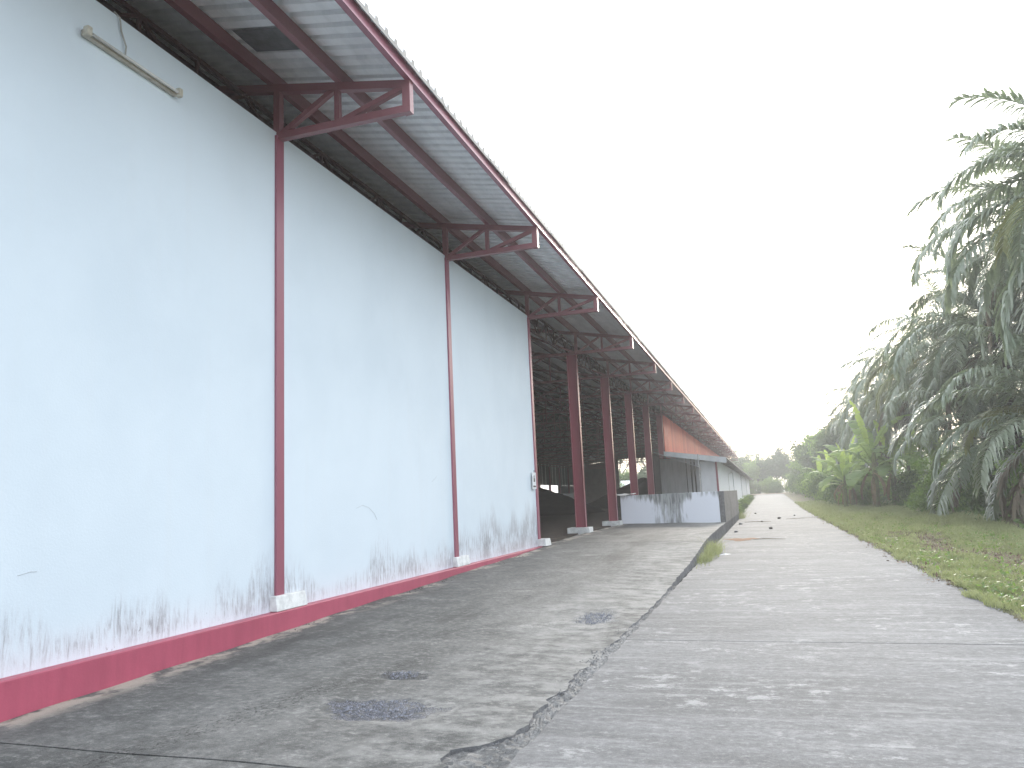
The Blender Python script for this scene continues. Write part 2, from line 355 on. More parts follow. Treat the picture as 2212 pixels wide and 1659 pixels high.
# road: a bed with one slab per pour, joints left open between them
RJ = [-4.0, 2.95, 9.0, 15.2, 21.4] + [21.4 + 6.2 * k for k in range(1, 22)]
bed = MB()
yy = np.linspace(-4, 152, 60)
for a, b in zip(yy, yy[1:]):
    za, zb = rise(a) - .07, rise(b) - .07
    bed.poly([(-1.9, a, za), (2.72, a, za), (2.72, b, zb), (-1.9, b, zb)])
road = bed.build('road', 'rubble'); tag(road, kind='structure')
def redge(y): return 2.70 + .035 * math.sin(y * 1.1) + .035 * math.sin(y * 4.3 + 1) + .02 * math.sin(y * 11.)
for a, b in zip(RJ, RJ[1:]):
    s = MB(); a2, b2 = a + .012, b - .012; n = 26; T = []
    for i in range(n + 1):
        y = a2 + (b2 - a2) * i / n; z = float(rise(y)); jl = .012 * math.sin(y * 6.) + .01 * math.sin(y * 17.)
        T.append([(-1.66 + jl, y, z), (redge(y), y, z - .012)])
    for (l0, r0), (l1, r1) in zip(T, T[1:]):
        s.poly([l0, r0, r1, l1]); s.poly([r0, (r0[0] + .02, r0[1], r0[2] - .1), (r1[0] + .02, r1[1], r1[2] - .1), r1])
        s.poly([(l0[0], l0[1], l0[2] - .1), l0, l1, (l1[0], l1[1], l1[2] - .1)])
    for l, r in (T[0], T[-1]): s.poly([l, r, (r[0], r[1], r[2] - .1), (l[0], l[1], l[2] - .1)])
    s.build('road_slab', 'road', road)
cr = MB(); cr.poly([(-30, 149.5, .93), (22, 149.5, .93), (40, 158, 1.0), (-40, 158, 1.0)]); tag(cr.build('dirt_crossing', 'dirt'), kind='structure')

# ramp along the warehouse: rises to a loading platform
HW = np.array([[-4, -.02], [1.5, 0], [4.9, .06], [8.8, .14], [14.7, .25], [20.7, .352], [22, .40], [27, .455], [60, .455]])
HE = np.array([[-4, .01], [4, .012], [9, .014], [13, .045], [17, .13], [19.6, .21], [22, .33], [27, .37], [60, .38]])
def ramp_z(x, y):
    t = (x + 6.0) / 4.3; return np.interp(y, HW[:, 0], HW[:, 1]) * (1 - t) + np.interp(y, HE[:, 0], HE[:, 1]) * t
def jag(y):
    return .5 * math.sin(y * 5.3 + .7) + .3 * math.sin(y * 13.1) + .2 * math.sin(y * 29. + 2)
def ramp_edge(y):
    wdt = .10 * float(sst(11.5, 6.5, y)) + .3 * float(sst(5.5, 4.55, y)) * float(sst(4.0, 4.3, y) if y > 4.0 else 1)
    return -1.70 - wdt * (1 + .45 * jag(y)) - .02 * jag(y * 1.7)
def ramp_piece(y0, y1, name, parent):
    s = MB(); n = max(4, int((y1 - y0) / .055)); m_ = 26
    rows = []
    for i in range(n + 1):
        y = y0 + (y1 - y0) * i / n; e = ramp_edge(y)
        row = []
        for j in range(m_ + 1):
            x = -6.02 + (e + 6.02) * j / m_
            z = float(ramp_z(x, y)) + .006 * math.sin(x * 3.1 + y * 1.3) + .004 * math.sin(y * 4.1 - x * 2)
            for (cx, cy, rx, ry, _) in PATCH[:3]:
                r = math.hypot((x - cx) / rx, (y - cy) / ry); z -= .014 * float(sst(1.15, .6, r))
            row.append(len(s.v)); s.v.append((x, y, z))
        s.v.append((e + .012, y, float(min(ramp_z(e, y), 0)) - .12)); row.append(len(s.v) - 1); rows.append(row)
    for a, b in zip(rows, rows[1:]):
        for j in range(m_ + 1): s.f.append((a[j], a[j + 1], b[j + 1], b[j]))
    for row in (rows[0], rows[-1]):
        q = [s.v[k] for k in row[:-1]]
        for p_, q_ in zip(q, q[1:]): s.poly([p_, q_, (q_[0], q_[1], q_[2] - .14), (p_[0], p_[1], p_[2] - .14)])
    me = s.mesh(name); me.materials.append(MT['ramp']); me.materials.append(MT['rampside'])
    o = mk(name, me, 'ramp', parent, smooth=False)
    for k, p in enumerate(me.polygons):
        if k < n * (m_ + 1) and k % (m_ + 1) == m_: p.material_index = 1
    return o
rampbed = MB().box(-6.3, -1.95, -4, 50, -.5, -.16).build('concrete_ramp', 'rubble'); tag(rampbed, kind='structure')
for a, b in ((-4, 4.42), (4.445, 21.75), (21.765, 50.6)): ramp_piece(a, b, 'ramp_slab', rampbed)
# crumbled strip between ramp and road
s = MB(); rows = []
for i in range(620):
    y = -2 + i * .0265; row = []
    for j in range(14):
        x = ramp_edge(y) - .02 + (-1.63 - ramp_edge(y)) * j / 13
        z = -.010 + rng.normal(0, .006) + .012 * math.sin(x * 31 + y * 7) * math.sin(y * 19) + .02 * float(sst(5.2, 9, y))*(1-j/13)
        row.append(len(s.v)); s.v.append((x, y, min(z, .012)))
    rows.append(row)
for a, b in zip(rows, rows[1:]):
    for j in range(13): s.f.append((a[j], a[j + 1], b[j + 1], b[j]))
s.build('crumbled_edge', 'rubble', rampbed)
def stones(name, parent, spots, mat, smin, smax, kind='stuff'):
    s = MB()
    for (cx, cy, rx, ry, cnt) in spots:
        for _ in range(cnt):
            r = math.sqrt(random.random()) * random.uniform(.7, 1.05); th = random.uniform(0, 6.283)
            x, y = cx + rx * r * math.cos(th), cy + ry * r * math.sin(th); z = (float(ramp_z(x, y)) if x < -1.7 else float(rise(y))) - .006
            q = random.uniform(smin, smax); b = len(s.v); a0 = random.uniform(0, 6)
            for k in range(4): s.v.append((x + q * math.cos(a0 + k * 1.571) * random.uniform(.7, 1.2), y + q * math.sin(a0 + k * 1.571) * random.uniform(.7, 1.2), z))
            s.v.append((x + random.uniform(-.3, .3) * q, y + random.uniform(-.3, .3) * q, z + q * random.uniform(.6, 1.1)))
            for k in range(4): s.f.append((b + k, b + (k + 1) % 4, b + 4))
    o = s.build(name, mat, parent); tag(o, kind=kind); return o
stones('exposed_gravel', rampbed, [(c[0], c[1], c[2] * .8, c[3] * .8, int(1500 * c[2] * c[3])) for c in PATCH[:3]], 'stone', .006, .014)
stones('edge_rubble', rampbed, [(-1.8, 4.6 + k * .45, .11, .25, 28) for k in range(14)], 'road', .004, .014)
stones('ramp_grit', rampbed, [(-5.8, 9 + k * 1.1, .14, .6, 22) for k in range(11)] + [(-1.62, 14 + k * 2.2, .14, 1.1, 14) for k in range(9)], 'clod', .006, .016)

# ------------------------------------------------------------------ warehouse
WX = -6.05; SLOPE = .19; Y0, Y1 = -9.3, 134.7
def roof_h(x): return 7.40 + (-4.05 - x) * SLOPE          # underside of the roof sheets, right slope
RIDGE = -19.05
CY = [8.7 + 6 * k for k in range(-3, 22)]
wh = empty('warehouse', (-19, 60, 0)); wh.location = (0, 0, 0)
tag(wh, 'long white-walled warehouse with red steel columns, cantilevered eave trusses and corrugated roof', 'warehouse')
for a, b in zip(CY, CY[1:]):
    if b > 20.8: break
    MB().box(WX - .15, WX, a + .001, b - .001, .30, 6.86).build('wall_panel', 'wall', wh)
MB().box(WX - .1, WX + .125, Y0, 20.62, -.2, .375).build('plinth', 'plinth', wh, bevel=.012)
for y in CY:
    if y <= 20.8:
        MB().box(WX - .1, WX + .035, y - .085, y + .085, .56, 6.80).build('wall_post', 'post', wh, bevel=.004)
        c = MB()
        a, b = (y - .18, y + .5) if y < 20 else (y - .12, y + .42)
        p = WX + (.115 if y < 20 else .24)
        c.v = [(WX - .05, a, .378), (p, a, .378), (p, b, .378), (WX - .05, b, .378), (WX - .05, a + .01, .565), (p - .03, a + .01, .565), (p - .03, b - .015, .565), (WX - .05, b - .015, .565)]
        c.f = [(0, 3, 2, 1), (4, 5, 6, 7), (0, 1, 5, 4), (1, 2, 6, 5), (2, 3, 7, 6), (3, 0, 4, 7)]
        c.build('post_base', 'base', wh, bevel=.01)
# free-standing columns (H section) on concrete pads
hs = MB()
for x in (-.36, -.012): hs.box(x, x + .012, -.1, .1, 0, 1)
hs.box(-.3479, -.0121, -.006, .006, 0, 1)
hme = hs.mesh('column'); hme.materials.append(MT['column'])
padm = MB().box(-.62, .16, -.32, .32, 0, 1).mesh('column_base'); padm.materials.append(MT['base'])
for y in CY:
    if 21 < y < 51:
        inst(hme, 'column', wh, (WX, y, .62), (0, 0, 0), (1, 1, 6.2))
        o = inst(padm, 'column_base', wh, (WX, y, .40), (0, 0, 0), (1, 1, .225))
        bv = o.modifiers.new('bevel', 'BEVEL'); bv.width = .012
for y in CY[::1]:
    inst(hme, 'column', wh, (-31.7, y, .3), (0, 0, 0), (1, 1, 6.5))
for y in CY:
    if y > 51: inst(hme, 'column', wh, (WX - .02, y, .3), (0, 0, 0), (1, 1, 6.5))
# trusses
def truss(y, fine):
    t = empty('truss', (0, y, 0)); t.parent = wh
    bz = 6.80
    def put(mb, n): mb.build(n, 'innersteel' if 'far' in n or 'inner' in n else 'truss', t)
    top = lambda x: roof_h(x) - .2 - .055
    top_in = (RIDGE, 0, top(RIDGE))
    segs = [('bottom_chord', (-4.03, 0, bz), (-31.9, 0, bz), .1, .1), ('top_chord', (-4.03, 0, top(-4.03)), top_in, .1, .11)]
    ext = [('end_post', (-4.05, .003, bz - .056), (-4.05, .003, top(-4.05) + .053), .112, .112), ('web', (-5.1, .002, bz), (-5.1, .002, top(-5.1)), .075, .075),
           ('web', (-6.05, .002, bz), (-6.05, .002, top(-6.05)), .1, .1),
           ('web', (-6.0, 0, bz + .03), (-5.15, 0, top(-5.1) - .02), .07, .07), ('web', (-5.05, 0, bz + .03), (-4.1, 0, top(-4.1) - .03), .07, .07)]
    x = -6.05; k = 0; inner = []
    while x > RIDGE + .5:
        xn = x - 2.6
        inner.append(('web', (x, 0, bz if k % 2 == 0 else top(x)), (xn, 0, top(xn) if k % 2 == 0 else bz), .07, .07))
        inner.append(('web', (xn, .002, bz), (xn, .002, top(xn)), .07, .07)); x = xn; k += 1
    topl = lambda x: top(2 * RIDGE - x)
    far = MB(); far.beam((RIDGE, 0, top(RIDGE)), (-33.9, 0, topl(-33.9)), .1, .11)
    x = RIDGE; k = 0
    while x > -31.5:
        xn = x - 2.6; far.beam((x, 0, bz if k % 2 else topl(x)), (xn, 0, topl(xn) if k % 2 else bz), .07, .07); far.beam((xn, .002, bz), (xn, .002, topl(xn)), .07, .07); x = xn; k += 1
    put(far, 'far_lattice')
    if fine:
        for nme, p, q, a, b in segs + ext + inner[:8]: put(MB().beam(p, q, a, b), nme)
        r = MB()
        for nme, p, q, a, b in inner[8:]: r.beam(p, q, a, b)
        put(r, 'inner_lattice')
    else:
        r = MB()
        for nme, p, q, a, b in segs + ext + inner: r.beam(p, q, a, b)
        put(r, 'near_lattice')
for y in CY:
    if y > 2: truss(y, y < 52)
# longitudinal lattice along the wall head
for a, b in zip(CY, CY[1:]):
    if a < 2: continue
    def lat():
        s = MB(); z0, z1 = 6.93, roof_h(WX - .2) - .28; x = WX - .55
        s.beam((x, a + .06, z0), (x, b - .06, z0), .06, .06); s.beam((x, a + .06, z1), (x, b - .06, z1), .06, .06)
        n = 6
        for k in range(n):
            ya = a + (b - a) * k / n; yb = a + (b - a) * (k + 1) / n
            s.beam((x, ya, z0 if k % 2 else z1), (x, yb, z1 if k % 2 else z0), .045, .045)
            if k: s.beam((x + .001, ya, z0), (x + .001, ya, z1), .045, .045)
        return s
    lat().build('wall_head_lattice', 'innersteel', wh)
# purlins: the eave channel, then every metre or so up the slope
for k, x in enumerate([-4.02, -5.02, -6.1] + [-6.1 - 1.18 * j for j in range(1, 11)]):
    s = MB(); z1 = roof_h(x) - .012
    if k == 0:
        s.box(x - .03, x + .03, Y0, Y1, z1 - .2, z1 + .0); s.box(x + .0302, x + .05, Y0, Y1, z1 - .2, z1 - .178)
        s.build('eave_channel', 'post', wh)
    else:
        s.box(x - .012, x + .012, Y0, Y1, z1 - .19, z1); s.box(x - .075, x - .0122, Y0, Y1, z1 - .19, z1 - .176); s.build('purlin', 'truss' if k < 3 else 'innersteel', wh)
far = MB()
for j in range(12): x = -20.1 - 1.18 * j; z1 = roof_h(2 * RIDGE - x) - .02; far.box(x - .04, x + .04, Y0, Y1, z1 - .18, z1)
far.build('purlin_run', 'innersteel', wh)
# corrugated sheets, one per metre
prof = []
for k in range(4):
    y = k * .25; prof += [(y, 0), (y + .15, 0), (y + .165, .068), (y + .235, .068)]
prof += [(1.0, 0), (1.04, 0)]
s = MB(); n = len(prof); xe, xr = -3.945, RIDGE - .05
for off in (.003, .0062):
    for x in (xe, xr):
        for (y, z) in prof: s.v.append((x, y, roof_h(x) + z + off))
for i in range(n - 1):
    s.f += [(i, i + 1, n + i + 1, n + i), (2 * n + i, 3 * n + i, 3 * n + i + 1, 2 * n + i + 1), (i, 2 * n + i, 2 * n + i + 1, i + 1)]
b = len(s.v)                                     # turned-down lip at the eave
for k in (0, 1):
    for (y, z) in prof: s.v.append((xe + .004, y, roof_h(xe) + (z + .0064 if k == 0 else -.055)))
for i in range(n - 1): s.f.append((b + i, b + n + i, b + n + i + 1, b + i + 1))
shm = s.mesh('roof_sheet'); shm.materials.append(MT['sheet']); shm.materials.append(MT['trim'])
for k, p in enumerate(shm.polygons):
    if k >= 3 * (n - 1): p.material_index = 1
for k in range(int(Y1 - Y0) + 1):
    inst(shm, 'roof_sheet', wh, (random.uniform(-.012, .012), Y0 + k, .0008 * (k % 2) + random.uniform(0, .0006)))
MB().poly([(RIDGE + .02, Y0, roof_h(RIDGE) + .02), (RIDGE + .02, Y1 + .9, roof_h(RIDGE) + .02), (-34.1, Y1 + .9, roof_h(-4) - .02), (-34.1, Y0, roof_h(-4) - .02)]).build('far_roof_slope', 'clad', wh)  # far slope darker than the near sheets, interior shade put into its colour
pz = lambda x: roof_h(x) - .002
MB().poly([(-6.0, 7.62, pz(-6.0)), (-5.04, 7.62, pz(-5.04)), (-5.04, 8.14, pz(-5.04)), (-6.0, 8.14, pz(-6.0))]).build('patch_sheet', 'darksheet', wh)
# red cladding above the annex, one ribbed sheet per metre
s = MB(); pr = []
for k in range(5): pr += [(k * .2, 0), (k * .2 + .11, 0), (k * .2 + .13, .045), (k * .2 + .18, .045)]
pr.append((1.0, 0)); n = len(pr)
for z in (3.9, 6.84):
    for (y, x) in pr: s.v.append((x, y, z))
for i in range(n - 1): s.f.append((i, i + 1, n + i + 1, n + i))
rsm = s.mesh('red_cladding_sheet'); rsm.materials.append(MT['redsheet'])
for k in range(84): inst(rsm, 'red_cladding_sheet', wh, (WX + .02 + .001 * (k % 2), 50.9 + k, 0))
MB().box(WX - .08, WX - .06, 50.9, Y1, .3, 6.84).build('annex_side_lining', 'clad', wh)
# far side: cladding over an open strip, pale translucent sheets between dull ones
for k in range(24):
    y = Y0 + 6 * k; 
    for j in range(6):
        pale = (j % 2 == 0)
        MB().box(-32.02, -31.98, y + j, y + j + (.45 if pale else .98), 3.95, 7.2).build('side_cladding_sheet', 'pale_clad' if pale else 'clad', wh) if 80 < y < 128 else None
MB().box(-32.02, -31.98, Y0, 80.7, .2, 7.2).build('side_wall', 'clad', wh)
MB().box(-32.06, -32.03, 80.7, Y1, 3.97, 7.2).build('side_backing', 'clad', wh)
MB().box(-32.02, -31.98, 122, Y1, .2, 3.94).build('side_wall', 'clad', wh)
g = MB(); gy = Y1
g.poly([(-34.0, gy, 7.2), (-24.2, gy, 8.15), (-12.5, gy, 8.15), (-6.1, gy, 6.9), (-6.1, gy, 7.7), (RIDGE, gy, roof_h(RIDGE)), (-34.0, gy, 7.3)])
g.poly([(-32, gy, .2), (-24.2, gy, .2), (-24.2, gy, 8.15), (-32, gy, 7.35)]); g.poly([(-12.5, gy, .2), (-6.1, gy, .2), (-6.1, gy, 6.9), (-12.5, gy, 8.15)])
g.build('gable_cladding', 'clad', wh)
MB().box(-32, -6.3, Y0 - .1, Y0, .2, 8.6).build('gable_cladding', 'clad', wh)
for x in (-21.4, -18.6, -15.6): inst(hme, 'gable_column', wh, (x, Y1 - .2, .3), (0, 0, math.pi / 2), (1, 1, 8.4))
for x in (-24.2, -12.6): MB().box(x - .06, x + .06, Y1 - .3, Y1 - .1, 5.4, 5.5).build('gable_rail', 'truss', wh)
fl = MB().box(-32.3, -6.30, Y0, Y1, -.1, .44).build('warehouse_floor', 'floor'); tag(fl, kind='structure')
# wall scuffs (thin flakes on the plaster)
def onwall(y, z): return (WX + .004, y, z)
for pts in ([(5.02, .98 + .2), (5.14, 1.2), (5.2, 1.195)], [(10.72, 1.62), (10.92, 1.66), (11.12, 1.62), (11.3, 1.52), (11.38, 1.42)], [(13.6, 2.05), (13.85, 2.16)]):
    MB().tube([onwall(*p) for p in pts], .0018, 5).build('scuff', 'mark', wh)

# batten light fixture on the wall
lamp = empty('fluorescent_batten', (WX, 6.05, 6.40)); tag(lamp, 'old unlit fluorescent batten fixture mounted high on the white wall', 'light fixture')
MB().box(.004, .06, -.64, .64, -.035, .035).build('channel', 'lampwhite', lamp, bevel=.008)
MB().tube([(.095, -.59, -.01), (.095, .59, -.01)], .016, 10).build('tube', 'tube', lamp, True)
for sgn in (-1, 1): MB().box(.045, .115, sgn * .63 - .03, sgn * .63 + .03, -.05, .05).build('lamp_holder', 'lampwhite', lamp, bevel=.012)
MB().tube([(.02, -.1, .03), (.03, -.1, .16), (.02, -.16, .3), (.025, -.19, .44), (-.02, -.22, .5)], .009, 6).build('cable', 'cable', lamp)

# notice beside the opening
nb = empty('notice_board', (WX + .045, 20.35, 2.18)); tag(nb, 'small pale paper notice with dark figure fixed near the wall corner', 'notice')
MB().box(0, .012, -.17, .17, -.25, .2).build('sheet', 'paper', nb)
fg = MB(); fg.box(.0125, .0145, -.035, .035, .05, .12); fg.box(.0125, .0145, -.06, .06, -.06, .045); fg.box(.0125, .0145, -.12, .12, -.2, -.16)
fg.build('printed_figure', 'ink', nb)
MB().box(.012, .02, -.015, .015, .202, .26).build('hanger', 'ink', nb)

# ------------------------------------------------------------------ stained boundary wall on the platform
fw = empty('boundary_wall', (-4, 33.9, .38)); fw.location = (0, 0, 0)
tag(fw, 'low white rendered wall with black mould stains at the end of the platform', 'wall')
MB().box(-6.08, -1.92, 33.75, 33.93, .3, 1.66).build('front_face', 'fence', fw, bevel=.012)
sm = MB(); sm.v = [(-1.918, 33.75, -.1), (-1.70, 33.75, -.1), (-1.70, 49.6, -.1), (-1.918, 49.6, -.1), (-1.918, 33.75, 1.663), (-1.70, 33.75, 1.663), (-1.70, 49.6, 1.70), (-1.918, 49.6, 1.70)]
sm.f = [(0, 3, 2, 1), (4, 5, 6, 7), (0, 1, 5, 4), (1, 2, 6, 5), (2, 3, 7, 6), (3, 0, 4, 7)]
sm.build('road_side_face', 'rampside', fw, bevel=.012)
tp = MB(); 
for i in range(9):
    x = -6.5 + i * .13; tp.v += [(x, 33.6, 1.70 + .03 * math.sin(i * 1.1)), (x, 34.3, 1.74 + .02 * math.sin(i * 1.7 + 1)), (x, 34.3, 1.72 + .02 * math.sin(i * 1.7 + 1)), (x, 33.6, 1.675 + .03 * math.sin(i * 1.1))]
for i in range(8):
    a = i * 4
    for k in range(4): tp.f.append((a + k, a + (k + 1) % 4, a + 4 + (k + 1) % 4, a + 4 + k))
tp.f += [(0, 1, 2, 3), (35, 34, 33, 32)]
tag(tp.build('white_sheet', 'pipe'), 'white bent sheet lying on the stained wall beside the columns', 'sheet')

# ------------------------------------------------------------------ annex (lower lean-to building behind the wall)
an = empty('annex', (0, 0, 0)); tag(an, 'long low white annex with lean-to roof against the warehouse', 'building')
AX = -2.86
def aroof(x): return 4.30 + (x + 6.0) * -.158
for k in range(16):
    a = 50.7 + 6.2 * k; b = a + 6.19; MB().box(AX - .12, AX, a, b, -.1, 3.70).build('side_wall', 'annex', an)
    if k in (0,): continue
    if k % 4 == 0: MB().box(AX - .02, AX + .05, a - .06, a + .06, 0, 3.7).build('wall_post', 'greysheet', an)
MB().box(-3.86, AX - .002, 50.62, 50.74, 0, 3.62).build('front_wall', 'annex', an)
MB().box(AX - .06, AX + .06, 50.56, 50.68, 0, 3.62).build('corner_post', 'column', an)
rf = MB(); 
for off in (0, .06): 
    for x in (-6.0, -2.15):
        for y in (49.95, 150.5): rf.v.append((x, y, aroof(x) + off))
rf.f = [(0, 2, 3, 1), (4, 5, 7, 6), (0, 4, 6, 2), (1, 3, 7, 5), (2, 6, 7, 3), (0, 1, 5, 4)]
rf.build('roof', 'annexroof', an)
fb = MB()
for y in (49.86, 49.94):
    fb.v += [(-6.0, y, 4.30 - .22), (-2.18, y, aroof(-2.18) - .30), (-2.18, y, aroof(-2.18) + .07), (-6.0, y, 4.37)]
fb.f = [(0, 1, 2, 3), (7, 6, 5, 4), (0, 4, 5, 1), (1, 5, 6, 2), (2, 6, 7, 3), (3, 7, 4, 0)]
fb.build('fascia_board', 'fascia', an)
for k in range(33): MB().beam((-6.0, 51 + 3 * k, aroof(-6) - .08), (-2.2, 51 + 3 * k, aroof(-2.2) - .08), .06, .14).build('rafter', 'annexroof', an)
cp = MB()
for off in (0, .03):
    for x, z in ((-6.45, 4.26), (-3.84, 3.22)):
        for y in (47.4, 50.55): cp.v.append((x, y, z + off))
cp.f = [(0, 2, 3, 1), (4, 5, 7, 6), (0, 4, 6, 2), (1, 3, 7, 5), (2, 6, 7, 3), (0, 1, 5, 4)]
cp.build('canopy', 'greysheet', an)
MB().tube([(-3.84, 49.6, .3), (-3.86, 49.6, 4.05)], .045, 8).build('canopy_pole', 'pipe', an, True)
for x0, x1 in ((-6.35, -4.74), (-4.68, -4.46), (-4.36, -4.24), (-4.14, -3.87)):
    MB().box(x0, x1, 50.4, 50.44, .3, 3.9).build('front_sheet', 'greysheet', an)
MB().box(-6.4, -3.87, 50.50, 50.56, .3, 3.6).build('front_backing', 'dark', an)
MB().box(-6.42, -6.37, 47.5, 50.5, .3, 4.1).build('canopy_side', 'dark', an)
wl = empty('wall_lamp', (AX, 66, 3.05)); tag(wl, 'small white lamp on a bracket along the annex side wall', 'lamp')
MB().tube([(0, 0, 0), (.28, 0, .12)], .025, 8).build('bracket', 'pipe', wl); MB().tube([(.26, 0, .1), (.36, 0, .22), (.46, 0, .12)], [.06, .13, .03], 10).build('lamp_head', 'pipe', wl, True)
MB().tube([(.02, -.02, -.05), (.02, -.02, -1.4)], .02, 6).build('conduit', 'pipe', wl)
tag(MB().tube([(-2.35, 66, -.1), (-2.3, 66.1, .6), (-2.36, 66.1, 1.15)], [.09, .085, .07], 7).build('timber_stake', 'wood'), 'short dark timber stake standing by the annex wall', 'stake')

# ------------------------------------------------------------------ inside the warehouse
def heap(name, c, r, h, label, seed, sx=1.):
    rg = np.random.default_rng(seed); n, m_ = 48, 22; V = []; Fq = []
    ph = rg.uniform(0, 6, 6)
    for i in range(m_ + 1):
        t = i / m_
        for k in range(n):
            th = 2 * math.pi * k / n
            wob = 1 + .12 * math.sin(2 * th + ph[0]) + .08 * math.sin(3 * th + ph[1]) + .05 * math.sin(7 * th + ph[2])
            z = h * max(0, (1 - t)) ** .9 * (1 + .05 * math.sin(5 * th + ph[3] + 6 * t)) + rg.normal(0, .05) * (0 < t < 1)
            V.append((c[0] + r * t * wob * math.cos(th) * sx, c[1] + r * t * wob * math.sin(th), c[2] + z - .03 * (t == 1)))
    for i in range(m_):
        for k in range(n): Fq.append((i * n + k, i * n + (k + 1) % n, (i + 1) * n + (k + 1) % n, (i + 1) * n + k))
    o = mk(name, npmesh(name, V, Fq), 'compost', smooth=True); tag(o, label, 'heap', 'black heaps inside the warehouse')
heap('compost_heap', (-20.5, 63, .44), 6.6, 3.0, 'large black heap sloping down behind the first open column', 3)
heap('compost_heap', (-13.6, 92, .44), 7.5, 3.2, 'black heap rising behind the low stained wall', 4, 1.0)
cb = empty('grey_cabinet', (-27.8, 112, .44)); tag(cb, 'pale grey metal cabinet standing beyond the black heap', 'cabinet')
MB().box(-.8, .8, -.4, .4, .15, 2.1).build('body', 'fascia', cb, bevel=.02); MB().box(-.75, -.02, -.43, -.402, .25, 2.0).build('door', 'annex', cb); MB().box(.02, .75, -.43, -.402, .25, 2.0).build('door', 'annex', cb)
MB().box(-.7, .7, -.3, .3, 0, .149).build('stand', 'dark', cb)
sh = empty('white_shed', (-25.5, 168, .9)); tag(sh, 'small white shed with pale metal roof beyond the open gable', 'shed')
MB().box(-4, 4, -2.5, 2.5, 0, 2.9).build('wall', 'annex', sh)
r2 = MB(); r2.v = [(-4.4, -3, 2.85), (4.4, -3, 2.85), (4.4, 3, 2.85), (-4.4, 3, 2.85), (-4.4, 0, 4.2), (4.4, 0, 4.2)]; r2.f = [(0, 1, 5, 4), (2, 3, 4, 5), (1, 2, 5), (3, 0, 4), (0, 3, 2, 1)]
r2.build('roof', 'sheet', sh); MB().box(-.5, .5, -2.54, -2.505, 0, 2.1).build('door', 'greysheet', sh)

# ------------------------------------------------------------------ oil palms
NTH = ['first', 'second', 'third', 'fourth', 'fifth', 'sixth', 'seventh', 'eighth', 'ninth', 'tenth', 'eleventh', 'twelfth', 'thirteenth', 'fourteenth', 'fifteenth', 'sixteenth', 'seventeenth', 'eighteenth', 'nineteenth', 'twentieth']
def frond_mesh(name, e0, L, droop, seed, mat, npair=70, hang=.55, ll=1.0, thin=0.):
    rg = np.random.default_rng(seed); V = []; Fq = []
    N = 26; pts = []; p = np.zeros(3); e = math.radians(e0); yaw = 0.
    dl = L / N
    for i in range(N + 1):
        pts.append(p.copy()); t = i / N
        d = np.array([math.cos(e) * math.cos(yaw), math.cos(e) * math.sin(yaw), math.sin(e)]); p = p + d * dl
        e -= math.radians(droop) / N * (.4 + 1.5 * t); e = max(e, math.radians(-86)); yaw += rg.normal(0, .012)
    pts = np.array(pts)
    for i in range(N + 1):      # rachis
        t = i / N; r = .055 * (1 - t) ** 1.2 + .008
        a = pts[min(i + 1, N)] - pts[max(i - 1, 0)]; a /= np.linalg.norm(a); s_ = np.cross(a, [0, 0, 1.]); s_ /= (np.linalg.norm(s_) + 1e-6); u = np.cross(s_, a)
        b = len(V); V += [pts[i] - s_ * r, pts[i] + u * r * .7, pts[i] + s_ * r, pts[i] - u * r * .7]
        if i: Fq += [(b - 4 + k, b - 4 + (k + 1) % 4, b + (k + 1) % 4, b + k) for k in range(4)]
    for k in range(npair):
        t = .16 + .84 * (k + .5) / npair; f = t * N; i = min(int(f), N - 1); q = pts[i] + (pts[i + 1] - pts[i]) * (f - i)
        a = pts[i + 1] - pts[i]; a /= np.linalg.norm(a); s_ = np.cross(a, [0, 0, 1.])
        nn = np.linalg.norm(s_); s_ = s_ / nn if nn > .1 else np.array([0, 1., 0]); u = np.cross(s_, a)
        prof_ = math.sin(math.pi * min(1, .12 + .88 * (t ** .8))) ** .6 if t < .97 else .35
        for sg in (-1, 1):
            if rg.random() < thin: continue
            ln = ll * (.35 + .75 * prof_) * rg.uniform(.8, 1.15)
            d = s_ * sg * rg.uniform(.75, 1.05) + a * (.45 + .5 * t) * rg.uniform(.7, 1.2) + u * rg.uniform(-.15, .4); d /= np.linalg.norm(d)
            hg = hang * rg.uniform(.75, 1.2); wd = .041 * rg.uniform(.8, 1.25)
            pp = q.copy(); dd = d.copy(); b = len(V); S = 4
            wv = np.cross(dd, [0, 0, 1.]); wv /= (np.linalg.norm(wv) + 1e-6); tilt = rg.uniform(-.35, .35); wv = wv * math.cos(tilt) + np.array([0, 0, 1.]) * math.sin(tilt)
            for j in range(S + 1):
                wj = wd * (.55, 1., .9, .6, .06)[j]
                V += [pp - wv * wj, pp + wv * wj]
                if j: Fq.append((b + 2 * j - 2, b + 2 * j - 1, b + 2 * j + 1, b + 2 * j))
                pp = pp + dd * ln / S; dd = dd + np.array([0, 0, -hg * (.5 + .35 * j)]); dd /= np.linalg.norm(dd)
    me = npmesh(name, np.array(V), np.array(Fq)); me.materials.append(MT[mat]); return me
FM = {}
for nm, e0, dr in (('up', 78, 75), ('high', 60, 95), ('mid', 42, 105), ('low', 22, 100), ('flat', 2, 85), ('hang', -28, 70)):
    FM[nm] = [frond_mesh('palm_frond', e0 + d, 5.6 * k, dr + d, hash((nm, d)) % 999 + 5 if False else int(e0 * 3 + d + 300), 'frond', hang=.5 + .02 * d) for d, k in ((-5, 1.), (4, .92), (9, 1.06))]
FM['yel'] = [frond_mesh('palm_frond', 30, 5.2, 100, 71, 'frondy'), frond_mesh('palm_frond', 12, 5.3, 90, 72, 'frondy')]
FM['dead'] = [frond_mesh('dead_palm_frond', -35, 5.0, 80, 81, 'frondd', 46, 1.0, .8, .15), frond_mesh('dead_palm_frond', -15, 5.2, 110, 82, 'frondd', 46, 1.1, .8, .2)]
